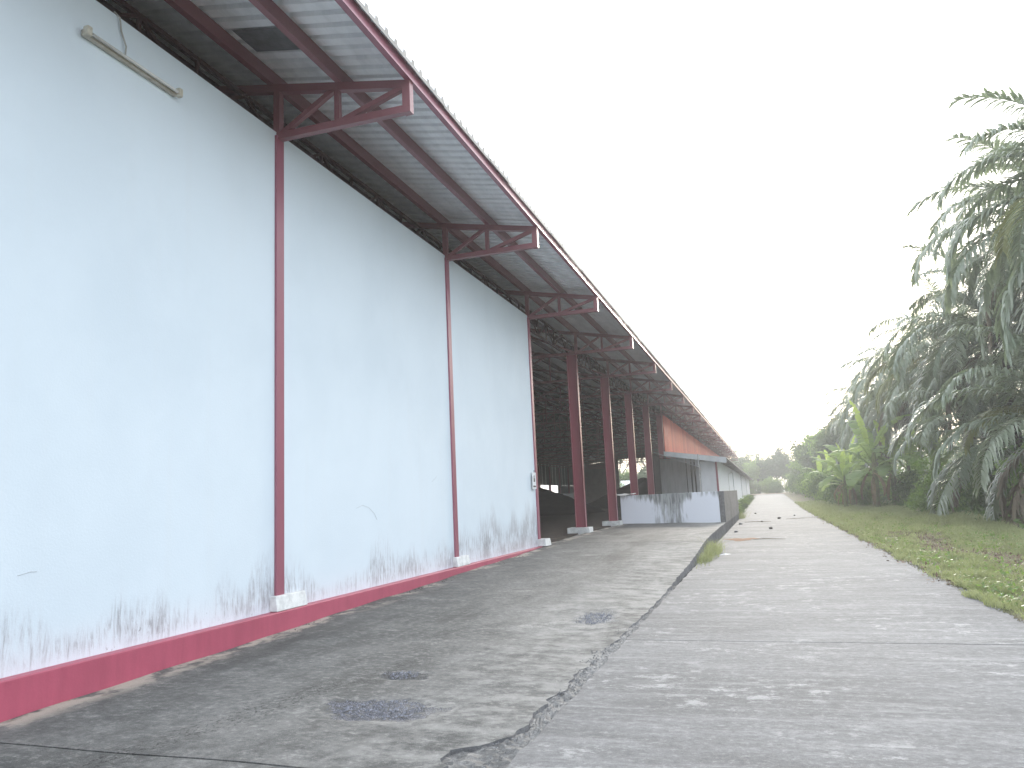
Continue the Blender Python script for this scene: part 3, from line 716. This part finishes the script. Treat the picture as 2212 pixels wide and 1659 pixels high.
def ptrunk(h, seed):
    rg = np.random.default_rng(seed); V = []; Fq = []; n = 14; m_ = int(h / .16)
    for i in range(m_ + 1):
        z = h * i / m_; R = .30 + .10 * math.exp(-z * 1.2) + .08 * sst(h - 2.2, h - .4, z)
        for k in range(n):
            th = 2 * math.pi * (k + .5 * (i % 2)) / n; r = R * (1 + .16 * ((k + i) % 2) + rg.normal(0, .05)); V.append((r * math.cos(th), r * math.sin(th), z - .2 * (i == 0)))
    for i in range(m_):
        for k in range(n): Fq.append((i * n + k, i * n + (k + 1) % n, (i + 1) * n + (k + 1) % n, (i + 1) * n + k))
    me = npmesh('trunk', V, Fq); me.materials.append(MT['palmtrunk']); return me
TR = {}
def palm(x, y, h, label, seed, nf=42, group='oil palms beside the road', sc=1., dead=5):
    rg = random.Random(seed); z0 = float(ground_z(x, y))
    t = empty('oil_palm', (x, y, z0), rg.uniform(0, 6)); tag(t, label, 'palm', group)
    key = round(h * 2) / 2
    if key not in TR: TR[key] = ptrunk(key, int(key * 10))
    inst(TR[key], 'trunk', t, (0, 0, 0), (rg.uniform(-.02, .02), rg.uniform(-.02, .02), rg.uniform(0, 6)))
    for k in range(nf):
        q = (k + .5) / nf; az = k * 2.39996 + rg.uniform(-.25, .25)
        kind = 'up' if q < .1 else 'high' if q < .28 else 'mid' if q < .48 else 'low' if q < .68 else 'flat' if q < .84 else 'hang'
        if rg.random() < .07 and q > .3: kind = 'yel'
        me = rg.choice(FM[kind]); s_ = sc * rg.uniform(.88, 1.1); rr = .12 + .22 * q
        inst(me, 'palm_frond', t, (rr * math.cos(az), rr * math.sin(az), key - .15 - .75 * q), (rg.uniform(-.08, .08), rg.uniform(-.06, .06), az), (s_, s_, s_))
    for k in range(dead):
        az = rg.uniform(0, 6.28); s_ = sc * rg.uniform(.85, 1.1)
        inst(rg.choice(FM['dead']), 'dead_palm_frond', t, (.36 * math.cos(az), .36 * math.sin(az), key - 1.1), (rg.uniform(-.1, .1), 0, az), (s_, s_, s_))
    return t
ORD = ['nearest the camera, its fronds cut off by the right edge', 'second in the row from the right edge', 'third in the row from the right edge', 'fourth in the row from the right edge',
       'fifth in the row, above the banana clump', 'sixth in the row, behind the banana clump', 'seventh in the row, pale with distance', 'eighth in the row, small and far down the road']
PAL = [(10.7, 26.5, 10.5), (11.9, 34.0, 11.5), (11.0, 40.5, 9.0), (11.2, 49.5, 9.0), (11.0, 58.5, 9.0), (11.2, 69, 9.0), (11.4, 81, 9.0), (11.8, 95, 9.0)]
for i, (x, y, h) in enumerate(PAL): palm(x, y, h, 'oil palm with drooping fronds, ' + ORD[i], 100 + i)
for i, (x, y, h) in enumerate([(15.2, 30.5, 13.5), (15.6, 38.5, 12.5), (18.5, 37, 12), (19, 46, 10), (18.5, 55, 10), (19, 65, 10), (20, 78, 10)]):
    palm(x, y, h, 'oil palm of the back row, half hidden behind the front palms, ' + NTH[i] + ' from the camera', 150 + i, 26, 'back row of oil palms', 1., 2)
# low young palms whose fronds sweep down to the grass
for i, (x, y, h, l) in enumerate([(10.2, 31.0, 4.0, 'short oil palm with dark fronds sweeping down to the grass, near the right edge'), (10.0, 40.0, 4.0, 'short oil palm with a frond touching the grass, left of the nearest palms')]):
    palm(x, y, h, l, 180 + i, 22, 'oil palms beside the road', .95, 4)

# ------------------------------------------------------------------ bananas
def banana_leaf(e0, L, W, droop, seed, mat):
    rg = np.random.default_rng(seed); N = 22; p = np.zeros(3); e = math.radians(e0); V = []; Fq = []; P = []
    for i in range(N + 1):
        P.append(p.copy()); t = i / N; p = p + np.array([math.cos(e), 0, math.sin(e)]) * L / N; e -= math.radians(droop) / N * (.3 + 1.6 * t)
    P = np.array(P); tear = rg.random(N) < .28
    for sg in (-1, 1):
        for i in range(N):
            t0, t1 = i / N, (i + 1) / N
            def wv(t): return W * (.06 if t < .14 else max(.03, math.sin(math.pi * min(1, (t - .12) / .9)) ** .55))
            up = .35 + rg.uniform(-.15, .15); dn = rg.uniform(-.25, .1) if tear[i] else 0
            o0 = np.array([0, sg * wv(t0), wv(t0) * (up - .5 + dn)]); o1 = np.array([-.0 - (.05 if tear[i] else 0), sg * wv(t1), wv(t1) * (up - .5 + dn)])
            b = len(V); m0, m1 = o0 * .5 + [0, 0, .10 * wv(t0)], o1 * .5 + [0, 0, .10 * wv(t1)]
            V += [P[i], P[i + 1], P[i + 1] + m1, P[i] + m0, P[i + 1] + o1, P[i] + o0]
            Fq += [(b, b + 1, b + 2, b + 3), (b + 3, b + 2, b + 4, b + 5)]
    for i in range(N + 1):
        r = .028 * (1 - i / N) + .006; b = len(V); V += [P[i] + [0, -r, -.01], P[i] + [0, r, -.01], P[i] + [0, 0, -.01 - r * 1.4]]
        if i: Fq += [(b - 3 + k, b - 3 + (k + 1) % 3, b + (k + 1) % 3, b + k) for k in range(3)]
    me = npmesh('banana_leaf', V, Fq); me.materials.append(MT[mat]); me.polygons.foreach_set('use_smooth', [True] * len(me.polygons)); return me
BL = dict(up=[banana_leaf(82, 2.2, .26, 18, 1, 'bananay')], mid=[banana_leaf(62, 2.5, .34, 85, 2, 'banana'), banana_leaf(55, 2.3, .36, 95, 3, 'banana'), banana_leaf(68, 2.7, .33, 70, 4, 'banana')],
          low=[banana_leaf(35, 2.4, .34, 100, 5, 'banana'), banana_leaf(25, 2.2, .35, 95, 6, 'banana')], dry=[banana_leaf(-40, 1.5, .08, 60, 7, 'bananad'), banana_leaf(-15, 1.6, .09, 110, 8, 'bananad')])
stm = MB().tube([(0, 0, -.1), (0, 0, .8), (.02, 0, 1.7), (.03, .01, 2.3)], [.16, .14, .11, .07], 10).mesh('pseudostem'); stm.materials.append(MT['bstem'])
def banana(x, y, sc, label, seed, nl=9, dry=3):
    rg = random.Random(seed); t = empty('banana_plant', (x, y, float(ground_z(x, y))), rg.uniform(0, 6)); tag(t, label, 'banana plant', 'banana plants along the verge')
    inst(stm, 'pseudostem', t, (0, 0, 0), (rg.uniform(-.06, .06), rg.uniform(-.06, .06), 0), (sc, sc, sc))
    for k in range(nl):
        az = k * 2.4 + rg.uniform(-.3, .3); kind = 'up' if k == 0 else 'mid' if k < 6 else 'low'
        s_ = sc * rg.uniform(.85, 1.12); inst(rg.choice(BL[kind]), 'banana_leaf', t, (0, 0, (2.25 - .12 * k) * sc), (rg.uniform(-.12, .12), 0, az), (s_, s_ * rg.uniform(.9, 1.15), s_))
    for k in range(dry): 
        s_ = sc * rg.uniform(.8, 1.1); inst(rg.choice(BL['dry']), 'dry_banana_leaf', t, (0, 0, (1.7 - .2 * k) * sc), (0, 0, rg.uniform(0, 6.28)), (s_, s_, s_))
for i, (x, y, sc, l) in enumerate([(6.9, 57, 1.45, 'tallest banana plant of the clump with an upright yellow green leaf'), (8.3, 58.5, 1.3, 'banana plant right of the tallest one, with a dry brown leaf'), (6.0, 62, 1.15, 'banana plant in the left half of the clump beside the verge'),
        (9.6, 60, 1.1, 'banana plant at the right end of the clump under palm fronds'), (5.3, 60, .9, 'smallest banana plant at the left front of the clump'), (10.9, 57, 1.2, 'banana plant in shade right of the clump, against the palm trunks'), (6.3, 68, 1.1, 'smaller banana plant just behind the clump'), (5.9, 76, 1.0, 'banana plant halfway along the hedge'), (5.6, 88, 1.0, 'distant banana plant near the end of the hedge')]):
    banana(x, y, sc * 1.12, l, 300 + i)

# ------------------------------------------------------------------ shrubs and broadleaf trees
def leaf_cloud(name, mat, nclump, rad, per, size, seed, shell=.55, flat=0., cl=.35):
    rg = np.random.default_rng(seed); rad = np.array(rad)
    d = rg.normal(size=(nclump, 3)); d /= np.linalg.norm(d, axis=1)[:, None]; d[:, 2] = d[:, 2] * (1 - flat)
    c = d * (shell + (1 - shell) * rg.random((nclump, 1))) * rad * (1 + .25 * rg.normal(size=(nclump, 1)))
    P = (c[:, None, :] + rg.normal(size=(nclump, per, 3)) * cl * rad.mean() * np.array([.5, .5, .38])).reshape(-1, 3); n = len(P)
    a = rg.normal(size=(n, 3)); a[:, 2] -= .5; a /= np.linalg.norm(a, axis=1)[:, None]; b = np.cross(a, rg.normal(size=(n, 3))); b /= np.linalg.norm(b, axis=1)[:, None]
    s_ = size * rg.uniform(.6, 1.3, (n, 1)); nn = np.cross(a, b)
    V = np.stack([P, P + a * s_ * .5 + b * s_ * .25 + nn * s_ * .06, P + a * s_, P + a * s_ * .5 - b * s_ * .25 + nn * s_ * .06], 1).reshape(-1, 3)
    me = npmesh(name, V, np.arange(4 * n).reshape(-1, 4)); me.materials.append(MT[mat]); return me
BU = [leaf_cloud('foliage', 'bush', 60, (1.2, 1.2, 1.0), 60, .17, 11), leaf_cloud('foliage', 'bushl', 50, (1.1, 1.1, .95), 60, .19, 12), leaf_cloud('foliage', 'bush', 70, (1.3, 1.2, 1.3), 55, .15, 13), leaf_cloud('foliage', 'bushl', 45, (1., 1.1, 1.1), 60, .16, 14)]
bst = MB()
for k in range(5):
    a = k * 1.26; bst.tube([(.05 * math.cos(a), .05 * math.sin(a), -.1), (.3 * math.cos(a), .3 * math.sin(a), .6), (.6 * math.cos(a), .6 * math.sin(a), 1.3)], [.035, .025, .012], 5)
bsm = bst.mesh('stem'); bsm.materials.append(MT['bark'])
def shrub(x, y, sc, v, label, group, seed, sz=1.):
    t = empty('shrub', (x, y, float(ground_z(x, y))), seed * 1.3); tag(t, label, 'shrub', group)
    inst(bsm, 'stem', t, (0, 0, 0), (0, 0, 0), (sc, sc, sc)); inst(BU[v % 4], 'foliage', t, (0, 0, .95 * sc * sz), (0, 0, seed), (sc, sc, sc * sz))
rg = random.Random(5)
for i in range(20):
    y = 30 + i * 4.6; shrub(9.2 + rg.uniform(-1., 2.2) - .012 * (y - 30), y, rg.uniform(.9, 1.5), i, 'leafy green shrub growing under the oil palms, ' + NTH[i] + ' from the camera', 'undergrowth shrubs beneath the palms', i)
for i in range(12):
    y = 64 + i * 6.5; shrub(6.2 + rg.uniform(-.5, .8) - .008 * (y - 60), y, rg.uniform(1.0, 1.6), i + 1, 'leafy shrub in the roadside hedge beyond the banana clump, ' + NTH[i] + ' from the camera', 'hedge shrubs beyond the bananas', i + 40, 1.15)
for i in range(11):
    shrub(-1.95 - .25 * (i % 2), 51.5 + i * 5.2, rg.uniform(.22, .42), i, 'small weed bush at the foot of the annex wall, ' + NTH[i] + ' from the camera', 'weed bushes along the annex wall', i + 70)
CRW = [leaf_cloud('crown', 'tree', 110, (3.0, 3.0, 2.6), 75, .42, 21, .45, 0, .26), leaf_cloud('crown', 'tree', 120, (3.4, 3.2, 2.2), 70, .40, 22, .5, 0, .24), leaf_cloud('crown', 'bushl', 100, (2.8, 2.9, 3.0), 70, .42, 23, .5, 0, .26)]
OPEN = [leaf_cloud('crown', 'tree', 26, (5.5, 5.0, 1.7), 46, .34, 31, .6, .2, .17), leaf_cloud('crown', 'tree', 22, (4.5, 4.5, 2.0), 44, .34, 32, .6, .2, .17)]
def ttrunk(h, spread, seed):
    rg = random.Random(seed); s = MB(); s.tube([(0, 0, -.3), (.1, .05, h * .35), (-.05, .1, h * .7)], [.28, .22, .15], 9)
    for k in range(6):
        a = k * 1.05 + rg.uniform(-.3, .3); q = spread * rg.uniform(.5, 1.); z = h * rg.uniform(.95, 1.2)
        s.tube([(0, .05, h * (.5 + .03 * k)), (q * .5 * math.cos(a), q * .5 * math.sin(a), h * .85), (q * math.cos(a), q * math.sin(a), z)], [.11, .07, .025], 6)
    me = s.mesh('trunk'); me.materials.append(MT['bark']); return me
TT = [ttrunk(5, 2.5, 1), ttrunk(8, 4.5, 2)]
def tree(x, y, sc, v, label, group, seed, op=False, hz=1.):
    t = empty('broadleaf_tree', (x, y, float(ground_z(x, y))), seed * .7); tag(t, label, 'tree', group)
    h = 8 if op else 5; inst(TT[1 if op else 0], 'trunk', t, (0, 0, 0), (0, 0, 0), (sc, sc, sc * hz)); inst((OPEN if op else CRW)[v % (2 if op else 3)], 'crown', t, (0, 0, h * sc * hz), (0, 0, seed), (sc, sc, sc))
rg = random.Random(11)
for i in range(9): tree(9.5 + rg.uniform(-1, 2), 100 + i * 7, rg.uniform(1.0, 1.3), i, 'dense green tree behind the far roadside hedge, ' + NTH[i] + ' from the camera', 'trees behind the far hedge', i)
for i in range(12): tree(-34 + i * 4.6 + rg.uniform(-1, 1), 176 + rg.uniform(-6, 8), rg.uniform(.85, 1.25), i + 1, 'leafy tree closing the end of the road, ' + NTH[i] + ' from the left', 'trees at the end of the road', i + 20)
for i in range(9): tree(-30 + i * 5.2, 163 + rg.uniform(-2, 3), rg.uniform(.55, .75), i + 2, 'bright bushy small tree at the far side of the dirt crossing, ' + NTH[i] + ' from the left', 'small trees beyond the dirt crossing', i + 50, hz=.6)
tree(-9.5, 196, 1.25, 0, 'tall open-crowned tree showing above the end of the warehouse roof', 'open-crowned trees far behind', 3, True)
tree(-4.0, 205, 1.1, 1, 'thin open-crowned tree right of the warehouse roof end', 'open-crowned trees far behind', 5, True)
for i, (x, y) in enumerate([(-33, 185), (-27, 190), (-22, 186)]): tree(x, y, 1.35, i, 'open-crowned tree seen through the far gable opening, ' + NTH[i] + ' from the left', 'trees seen through the gable', i + 80, True)
for i in range(8): tree(-42 - rg.uniform(0, 3), 92 + i * 7, rg.uniform(.7, .95), i, 'green tree seen under the far side cladding, ' + NTH[i] + ' from the camera', 'trees beyond the far side of the warehouse', i + 90, hz=.6)
for i in range(5): shrub(-36.5, 100 + i * 6, 1.3, i, 'shrub seen under the far side cladding, ' + NTH[i] + ' from the camera', 'shrubs beyond the far side of the warehouse', i + 120)
for i in range(16): shrub(-20 + i * 2.2 + rg.uniform(-.6, .6), 160 + rg.uniform(-1.5, 1.5), rg.uniform(1.1, 1.7), i, 'bright shrub along the far side of the dirt crossing, ' + NTH[i] + ' from the left', 'shrubs beyond the dirt crossing', i + 200)
# wooded mass behind the palms: one body of leaves nobody could count
n = 52000; P = np.stack([rng.uniform(20, 44, n), rng.uniform(22, 190, n), np.zeros(n)], 1); P[:, 2] = rng.random(n) ** .8 * (7.5 + 2.0 * np.sin(P[:, 1] * .35) + 1.5 * np.sin(P[:, 1] * .13 + 1))
a = rng.normal(size=(n, 3)); a /= np.linalg.norm(a, axis=1)[:, None]; b = np.cross(a, rng.normal(size=(n, 3))); b /= np.linalg.norm(b, axis=1)[:, None]; s_ = rng.uniform(.25, .6, (n, 1))
tag(mk('woodland', npmesh('woodland', np.stack([P, P + a * s_ * .5 + b * s_ * .3, P + a * s_, P + a * s_ * .5 - b * s_ * .3], 1).reshape(-1, 3), np.arange(4 * n).reshape(-1, 4)), 'tree'), 'dense dark woodland filling the gaps behind the oil palms', 'woodland', kind='stuff')
# ground-level foliage under the palms
n = 26000; P = np.stack([rng.uniform(7.6, 20, n), rng.uniform(26, 130, n), np.zeros(n)], 1); P[:, 2] = ground_z(P[:, 0], P[:, 1]) + rng.random(n) ** 1.6 * (.5 + 1.7 * sst(7.5, 11, P[:, 0])) * (.6 + .4 * np.sin(P[:, 1] * .9) * np.sin(P[:, 0] * 1.1))
a = rng.normal(size=(n, 3)); a /= np.linalg.norm(a, axis=1)[:, None]; b = np.cross(a, rng.normal(size=(n, 3))); b /= np.linalg.norm(b, axis=1)[:, None]; s_ = rng.uniform(.1, .26, (n, 1))
tag(mk('undergrowth', npmesh('undergrowth', np.stack([P, P + a * s_ * .5 + b * s_ * .3, P + a * s_, P + a * s_ * .5 - b * s_ * .3], 1).reshape(-1, 3), np.arange(4 * n).reshape(-1, 4)), 'bush'), 'tangled low creepers covering the ground under the palms', 'undergrowth', kind='stuff')

# ------------------------------------------------------------------ grass verge
def blades(P, h, wd, lean, name, mat, label, cat):
    n = len(P); th = rng.uniform(0, 6.283, n); u = np.stack([np.cos(th), np.sin(th), np.zeros(n)], 1)
    ln = rng.normal(0, lean, (n, 2)); hh = h * rng.uniform(.45, 1.3, n); tip = P + np.stack([ln[:, 0] * hh, ln[:, 1] * hh, hh], 1); mid = P + np.stack([ln[:, 0] * hh * .3, ln[:, 1] * hh * .3, hh * .58], 1)
    W = (wd * rng.uniform(.6, 1.3, n))[:, None]
    V = np.stack([P - u * W, P + u * W, mid + u * W * .8, tip, mid - u * W * .8], 1).reshape(-1, 3)
    b = np.arange(n)[:, None] * 5
    me = npmesh(name, V, (b + np.array([[0, 1, 2, 3]])).reshape(-1, 4)); 
    me2 = npmesh(name, V, np.concatenate([b + np.array([[0, 1, 2]]), b + np.array([[0, 2, 4]]), b + np.array([[4, 2, 3]])], 0)); bpy.data.meshes.remove(me)
    return tag(mk(name, me2, mat), label, cat, kind='stuff')
def bare(x, y):   # trodden, litter-strewn strip
    c = 4.55 - .055 * (y - 16) + .25 * np.sin(y * .8); return np.exp(-((x - c) / .42) ** 2) * sst(11, 14, y) * sst(32, 25, y)
N = 280000; y = 9 + (rng.random(N) ** 2.0) * 75; x = 2.52 + rng.random(N) ** .9 * (1.75 + .11 * y)
cl = np.sin(x * 3.1 + y * 1.3) * np.sin(y * 2.3 - x * 1.7) + .6 * np.sin(x * 7.3) * np.sin(y * 6.1)
keep = (rng.random(N) < .55 + .35 * cl) & ((x > 2.72) | (x > 2.64 + .1 * np.sin(y * 1.9) + .06 * np.sin(y * 5.3))) & (rng.random(N) > bare(x, y) * .93); x, y, cl = x[keep], y[keep], cl[keep]
P = np.stack([x, y, np.where(x < 2.76, rise(y) - .02, ground_z(x, y) - .02)], 1)
hs_ = (.10 + .06 * cl + .06 * sst(20, 36, y) + .06 * sst(5.5, 9, x)) * (1 - .3 * sst(2.9, 2.6, x))
blades(P, np.maximum(hs_, .04), .0042 + .00024 * y, .45, 'grass', 'grass', 'short uneven green grass along the right side of the road', 'grass')
# broad-leaved weeds in the verge
n = 15000; x = 2.75 + rng.random(n) * 3.4; y = 9.3 + rng.random(n) ** 1.6 * 38; cl = np.sin(x * 2.3 + 1) * np.sin(y * 1.1); k = (rng.random(n) < .3 + .6 * (cl > .1)) & (rng.random(n) > bare(x, y)); x, y = x[k], y[k]; n = len(x)
P = np.stack([x, y, ground_z(x, y) + rng.random(n) * .15], 1); a = rng.normal(size=(n, 3)) * [1, 1, .5]; a[:, 2] += .15; a /= np.linalg.norm(a, axis=1)[:, None]; b = np.cross(a, np.array([0, 0, 1.]) + rng.normal(size=(n, 3)) * .4); b /= np.linalg.norm(b, axis=1)[:, None]; s_ = rng.uniform(.03, .10, (n, 1))
tag(mk('verge_weeds', npmesh('verge_weeds', np.stack([P, P + a * s_ * .5 + b * s_ * .3, P + a * s_, P + a * s_ * .5 - b * s_ * .3], 1).reshape(-1, 3), np.arange(4 * n).reshape(-1, 4)), 'bushl'), 'low broad-leaved weeds mixed into the verge grass', 'weeds', kind='stuff')
n = 500; x = 2.9 + rng.random(n) * 3; y = 9.6 + rng.random(n) ** 1.4 * 26; P = np.stack([x, y, ground_z(x, y) + rng.uniform(.07, .13, n)], 1); th = rng.uniform(0, 3, n)[:, None]; u = np.concatenate([np.cos(th), np.sin(th), .2 * np.ones_like(th)], 1) * .008; v = np.concatenate([-np.sin(th), np.cos(th), .5 * np.ones_like(th)], 1) * .008
tag(mk('verge_flowers', npmesh('verge_flowers', np.stack([P - u, P - v, P + u, P + v], 1).reshape(-1, 3), np.arange(4 * n).reshape(-1, 4)), 'flower'), 'scattered tiny white flowers in the verge grass', 'flowers', kind='stuff')
# dry leaves
def litter(n, x, y, zoff, s0, s1, name, label):
    P = np.stack([x, y, zoff], 1); a = rng.normal(size=(n, 3)) * [1, 1, .35]; a /= np.linalg.norm(a, axis=1)[:, None]; b = np.cross(a, np.array([0, 0, 1.]) + rng.normal(size=(n, 3)) * .35); b /= np.linalg.norm(b, axis=1)[:, None]; s_ = rng.uniform(s0, s1, (n, 1)); nn = np.cross(a, b)
    return tag(mk(name, npmesh(name, np.stack([P, P + a * s_ * .5 + b * s_ * .28 + nn * s_ * .12, P + a * s_, P + a * s_ * .5 - b * s_ * .28 + nn * s_ * .12], 1).reshape(-1, 3), np.arange(4 * n).reshape(-1, 4)), 'litter'), label, 'leaf litter', kind='stuff')
n = 3200; y = 12.5 + rng.random(n) * 17; x = 4.55 - .055 * (y - 16) + .25 * np.sin(y * .8) + rng.normal(0, .33, n); litter(n, x, y, ground_z(x, y) + rng.uniform(.005, .05, n), .03, .10, 'leaf_litter', 'strip of brown dry leaves along the middle of the verge')
n = 500; y = 14 + rng.random(n) ** 1.3 * 55; x = 2.62 + np.abs(rng.normal(0, .12, n)) * np.where(rng.random(n) < .5, -1, 1); litter(n, x, y, rise(y) + .008 + rng.uniform(0, .015, n), .03, .09, 'edge_litter', 'dry leaves gathered along the right edge of the road')

stones('edge_soil', road, [(2.68, 9.5 + k * .9, .10, .5, 60) for k in range(34)], 'soil', .006, .02)
# weeds growing from the foot of the platform
def tuft(cx, cy, rx, ry, n, h, label):
    x = cx + rng.normal(0, rx, n); y = cy + rng.normal(0, ry, n); x = np.maximum(x, -1.68)
    o = blades(np.stack([x, y, np.zeros(n) - .01], 1), h * rng.uniform(.3, 1.25, n), .0055, .75, 'weed_tuft', 'grass', label, 'weeds'); 
tuft(-1.55, 19.6, .09, .6, 520, .2, 'lower green weed tuft in the gap between ramp and road'); tuft(-1.52, 21.8, .11, .8, 700, .32, 'taller green weed tuft at the step of the platform')
tuft(-1.6, 49.8, .12, .9, 400, .4, 'weed tuft at the far end of the grey side wall')

# bits lying on the road
def lump(x, y, r, label, seed, mat='clod', name='dirt_clod', grp='dark clods on the road', cat='clod'):
    rg = np.random.default_rng(seed); V = []; Fq = []; n, m_ = 9, 6
    for i in range(m_ + 1):
        ph = math.pi * i / m_
        for k in range(n):
            th = 2 * math.pi * k / n; q = r * rg.uniform(.75, 1.2); V.append((x + q * 1.3 * math.sin(ph) * math.cos(th), y + q * math.sin(ph) * math.sin(th), float(rise(y)) + .5 * r + .62 * q * math.cos(ph)))
    for i in range(m_):
        for k in range(n): Fq.append((i * n + k, (i + 1) * n + k, (i + 1) * n + (k + 1) % n, i * n + (k + 1) % n))
    tag(mk(name, npmesh(name, V, Fq), mat), label, cat, grp)
lump(.05, 34.6, .07, 'round dark clod alone in the middle of the road', 1)
lump(-.35, 42.5, .055, 'flat dark clod further up the road, left of centre', 2); lump(.55, 46.5, .08, 'dark clod beside the scattered twigs in mid road', 3); lump(-.85, 57, .06, 'dark clod far up the road by the wall end', 4)
lump(1.5, 50.5, .05, 'small clod near the right side of the far road', 5); lump(-1.35, 40.2, .07, 'pale stone at the foot of the grey side wall', 6, 'road', 'stone', 'stones by the wall', 'stone'); lump(-1.3, 32.6, .06, 'pale stone beside the platform corner', 7, 'road', 'stone', 'stones by the wall', 'stone')
for i, (p, q, r, l) in enumerate([((-.55, 27.3), (.45, 27.0), .014, 'thin dark stick lying across the road near the mud patch'), ((-1.2, 42.5), (.1, 42.2), .018, 'long stick lying beside the grey wall'), ((.9, 45.2), (2.5, 45.6), .016, 'stick lying across the right half of the far road')]):
    mid = ((p[0] + q[0]) / 2, (p[1] + q[1]) / 2 + .06, .03); tag(MB().tube([(*p, r), (p[0] * .7 + q[0] * .3, p[1] + .03, r + .012), mid, (*q, r)], [r * .6, r, r * .9, r * .4], 6).build('fallen_stick', 'wood'), l, 'stick', 'sticks lying on the road')
s = MB(); nb_ = 40; c = (-.95, 27.7)
for k in range(nb_):
    th = 2 * math.pi * k / nb_; q = 1 + .25 * math.sin(3 * th) + .15 * math.sin(7 * th + 1); s.v.append((c[0] + .5 * q * math.cos(th), c[1] + .75 * q * math.sin(th), .004))
s.v.append((c[0], c[1], .022)); 
for k in range(nb_): s.f.append((k, (k + 1) % nb_, nb_))
tag(s.build('mud_patch', 'rust'), 'reddish brown mud patch on the road beside the platform', 'mud', kind='stuff')
lf = MB(); lf.v = [(-1.3, 20.9, .012), (-1.16, 20.95, .05), (-1.0, 21.05, .02), (-1.14, 20.86, .015)]; lf.f = [(0, 3, 2, 1)]
tag(lf.build('paper_scrap', 'pipe'), 'white scrap lying on the road beside the weed tuft', 'scrap')

# ------------------------------------------------------------------ air
hz = MB().box(-420, 420, -80, 920, -2.2, 20.5).build('haze', 'pipe'); hz.data.materials.clear()
hm = bpy.data.materials.new('thin_bright_haze'); hm.use_nodes = True; t = hm.node_tree; t.nodes.clear()
vo = t.nodes.new('ShaderNodeVolumePrincipled'); vo.inputs['Color'].default_value = (.95, .97, 1, 1); vo.inputs['Density'].default_value = .0017; vo.inputs['Anisotropy'].default_value = .35
mo = t.nodes.new('ShaderNodeOutputMaterial'); t.links.new(vo.outputs[0], mo.inputs['Volume']); hz.data.materials.append(hm); tag(hz, kind='stuff')
hz.display_type = 'WIRE'
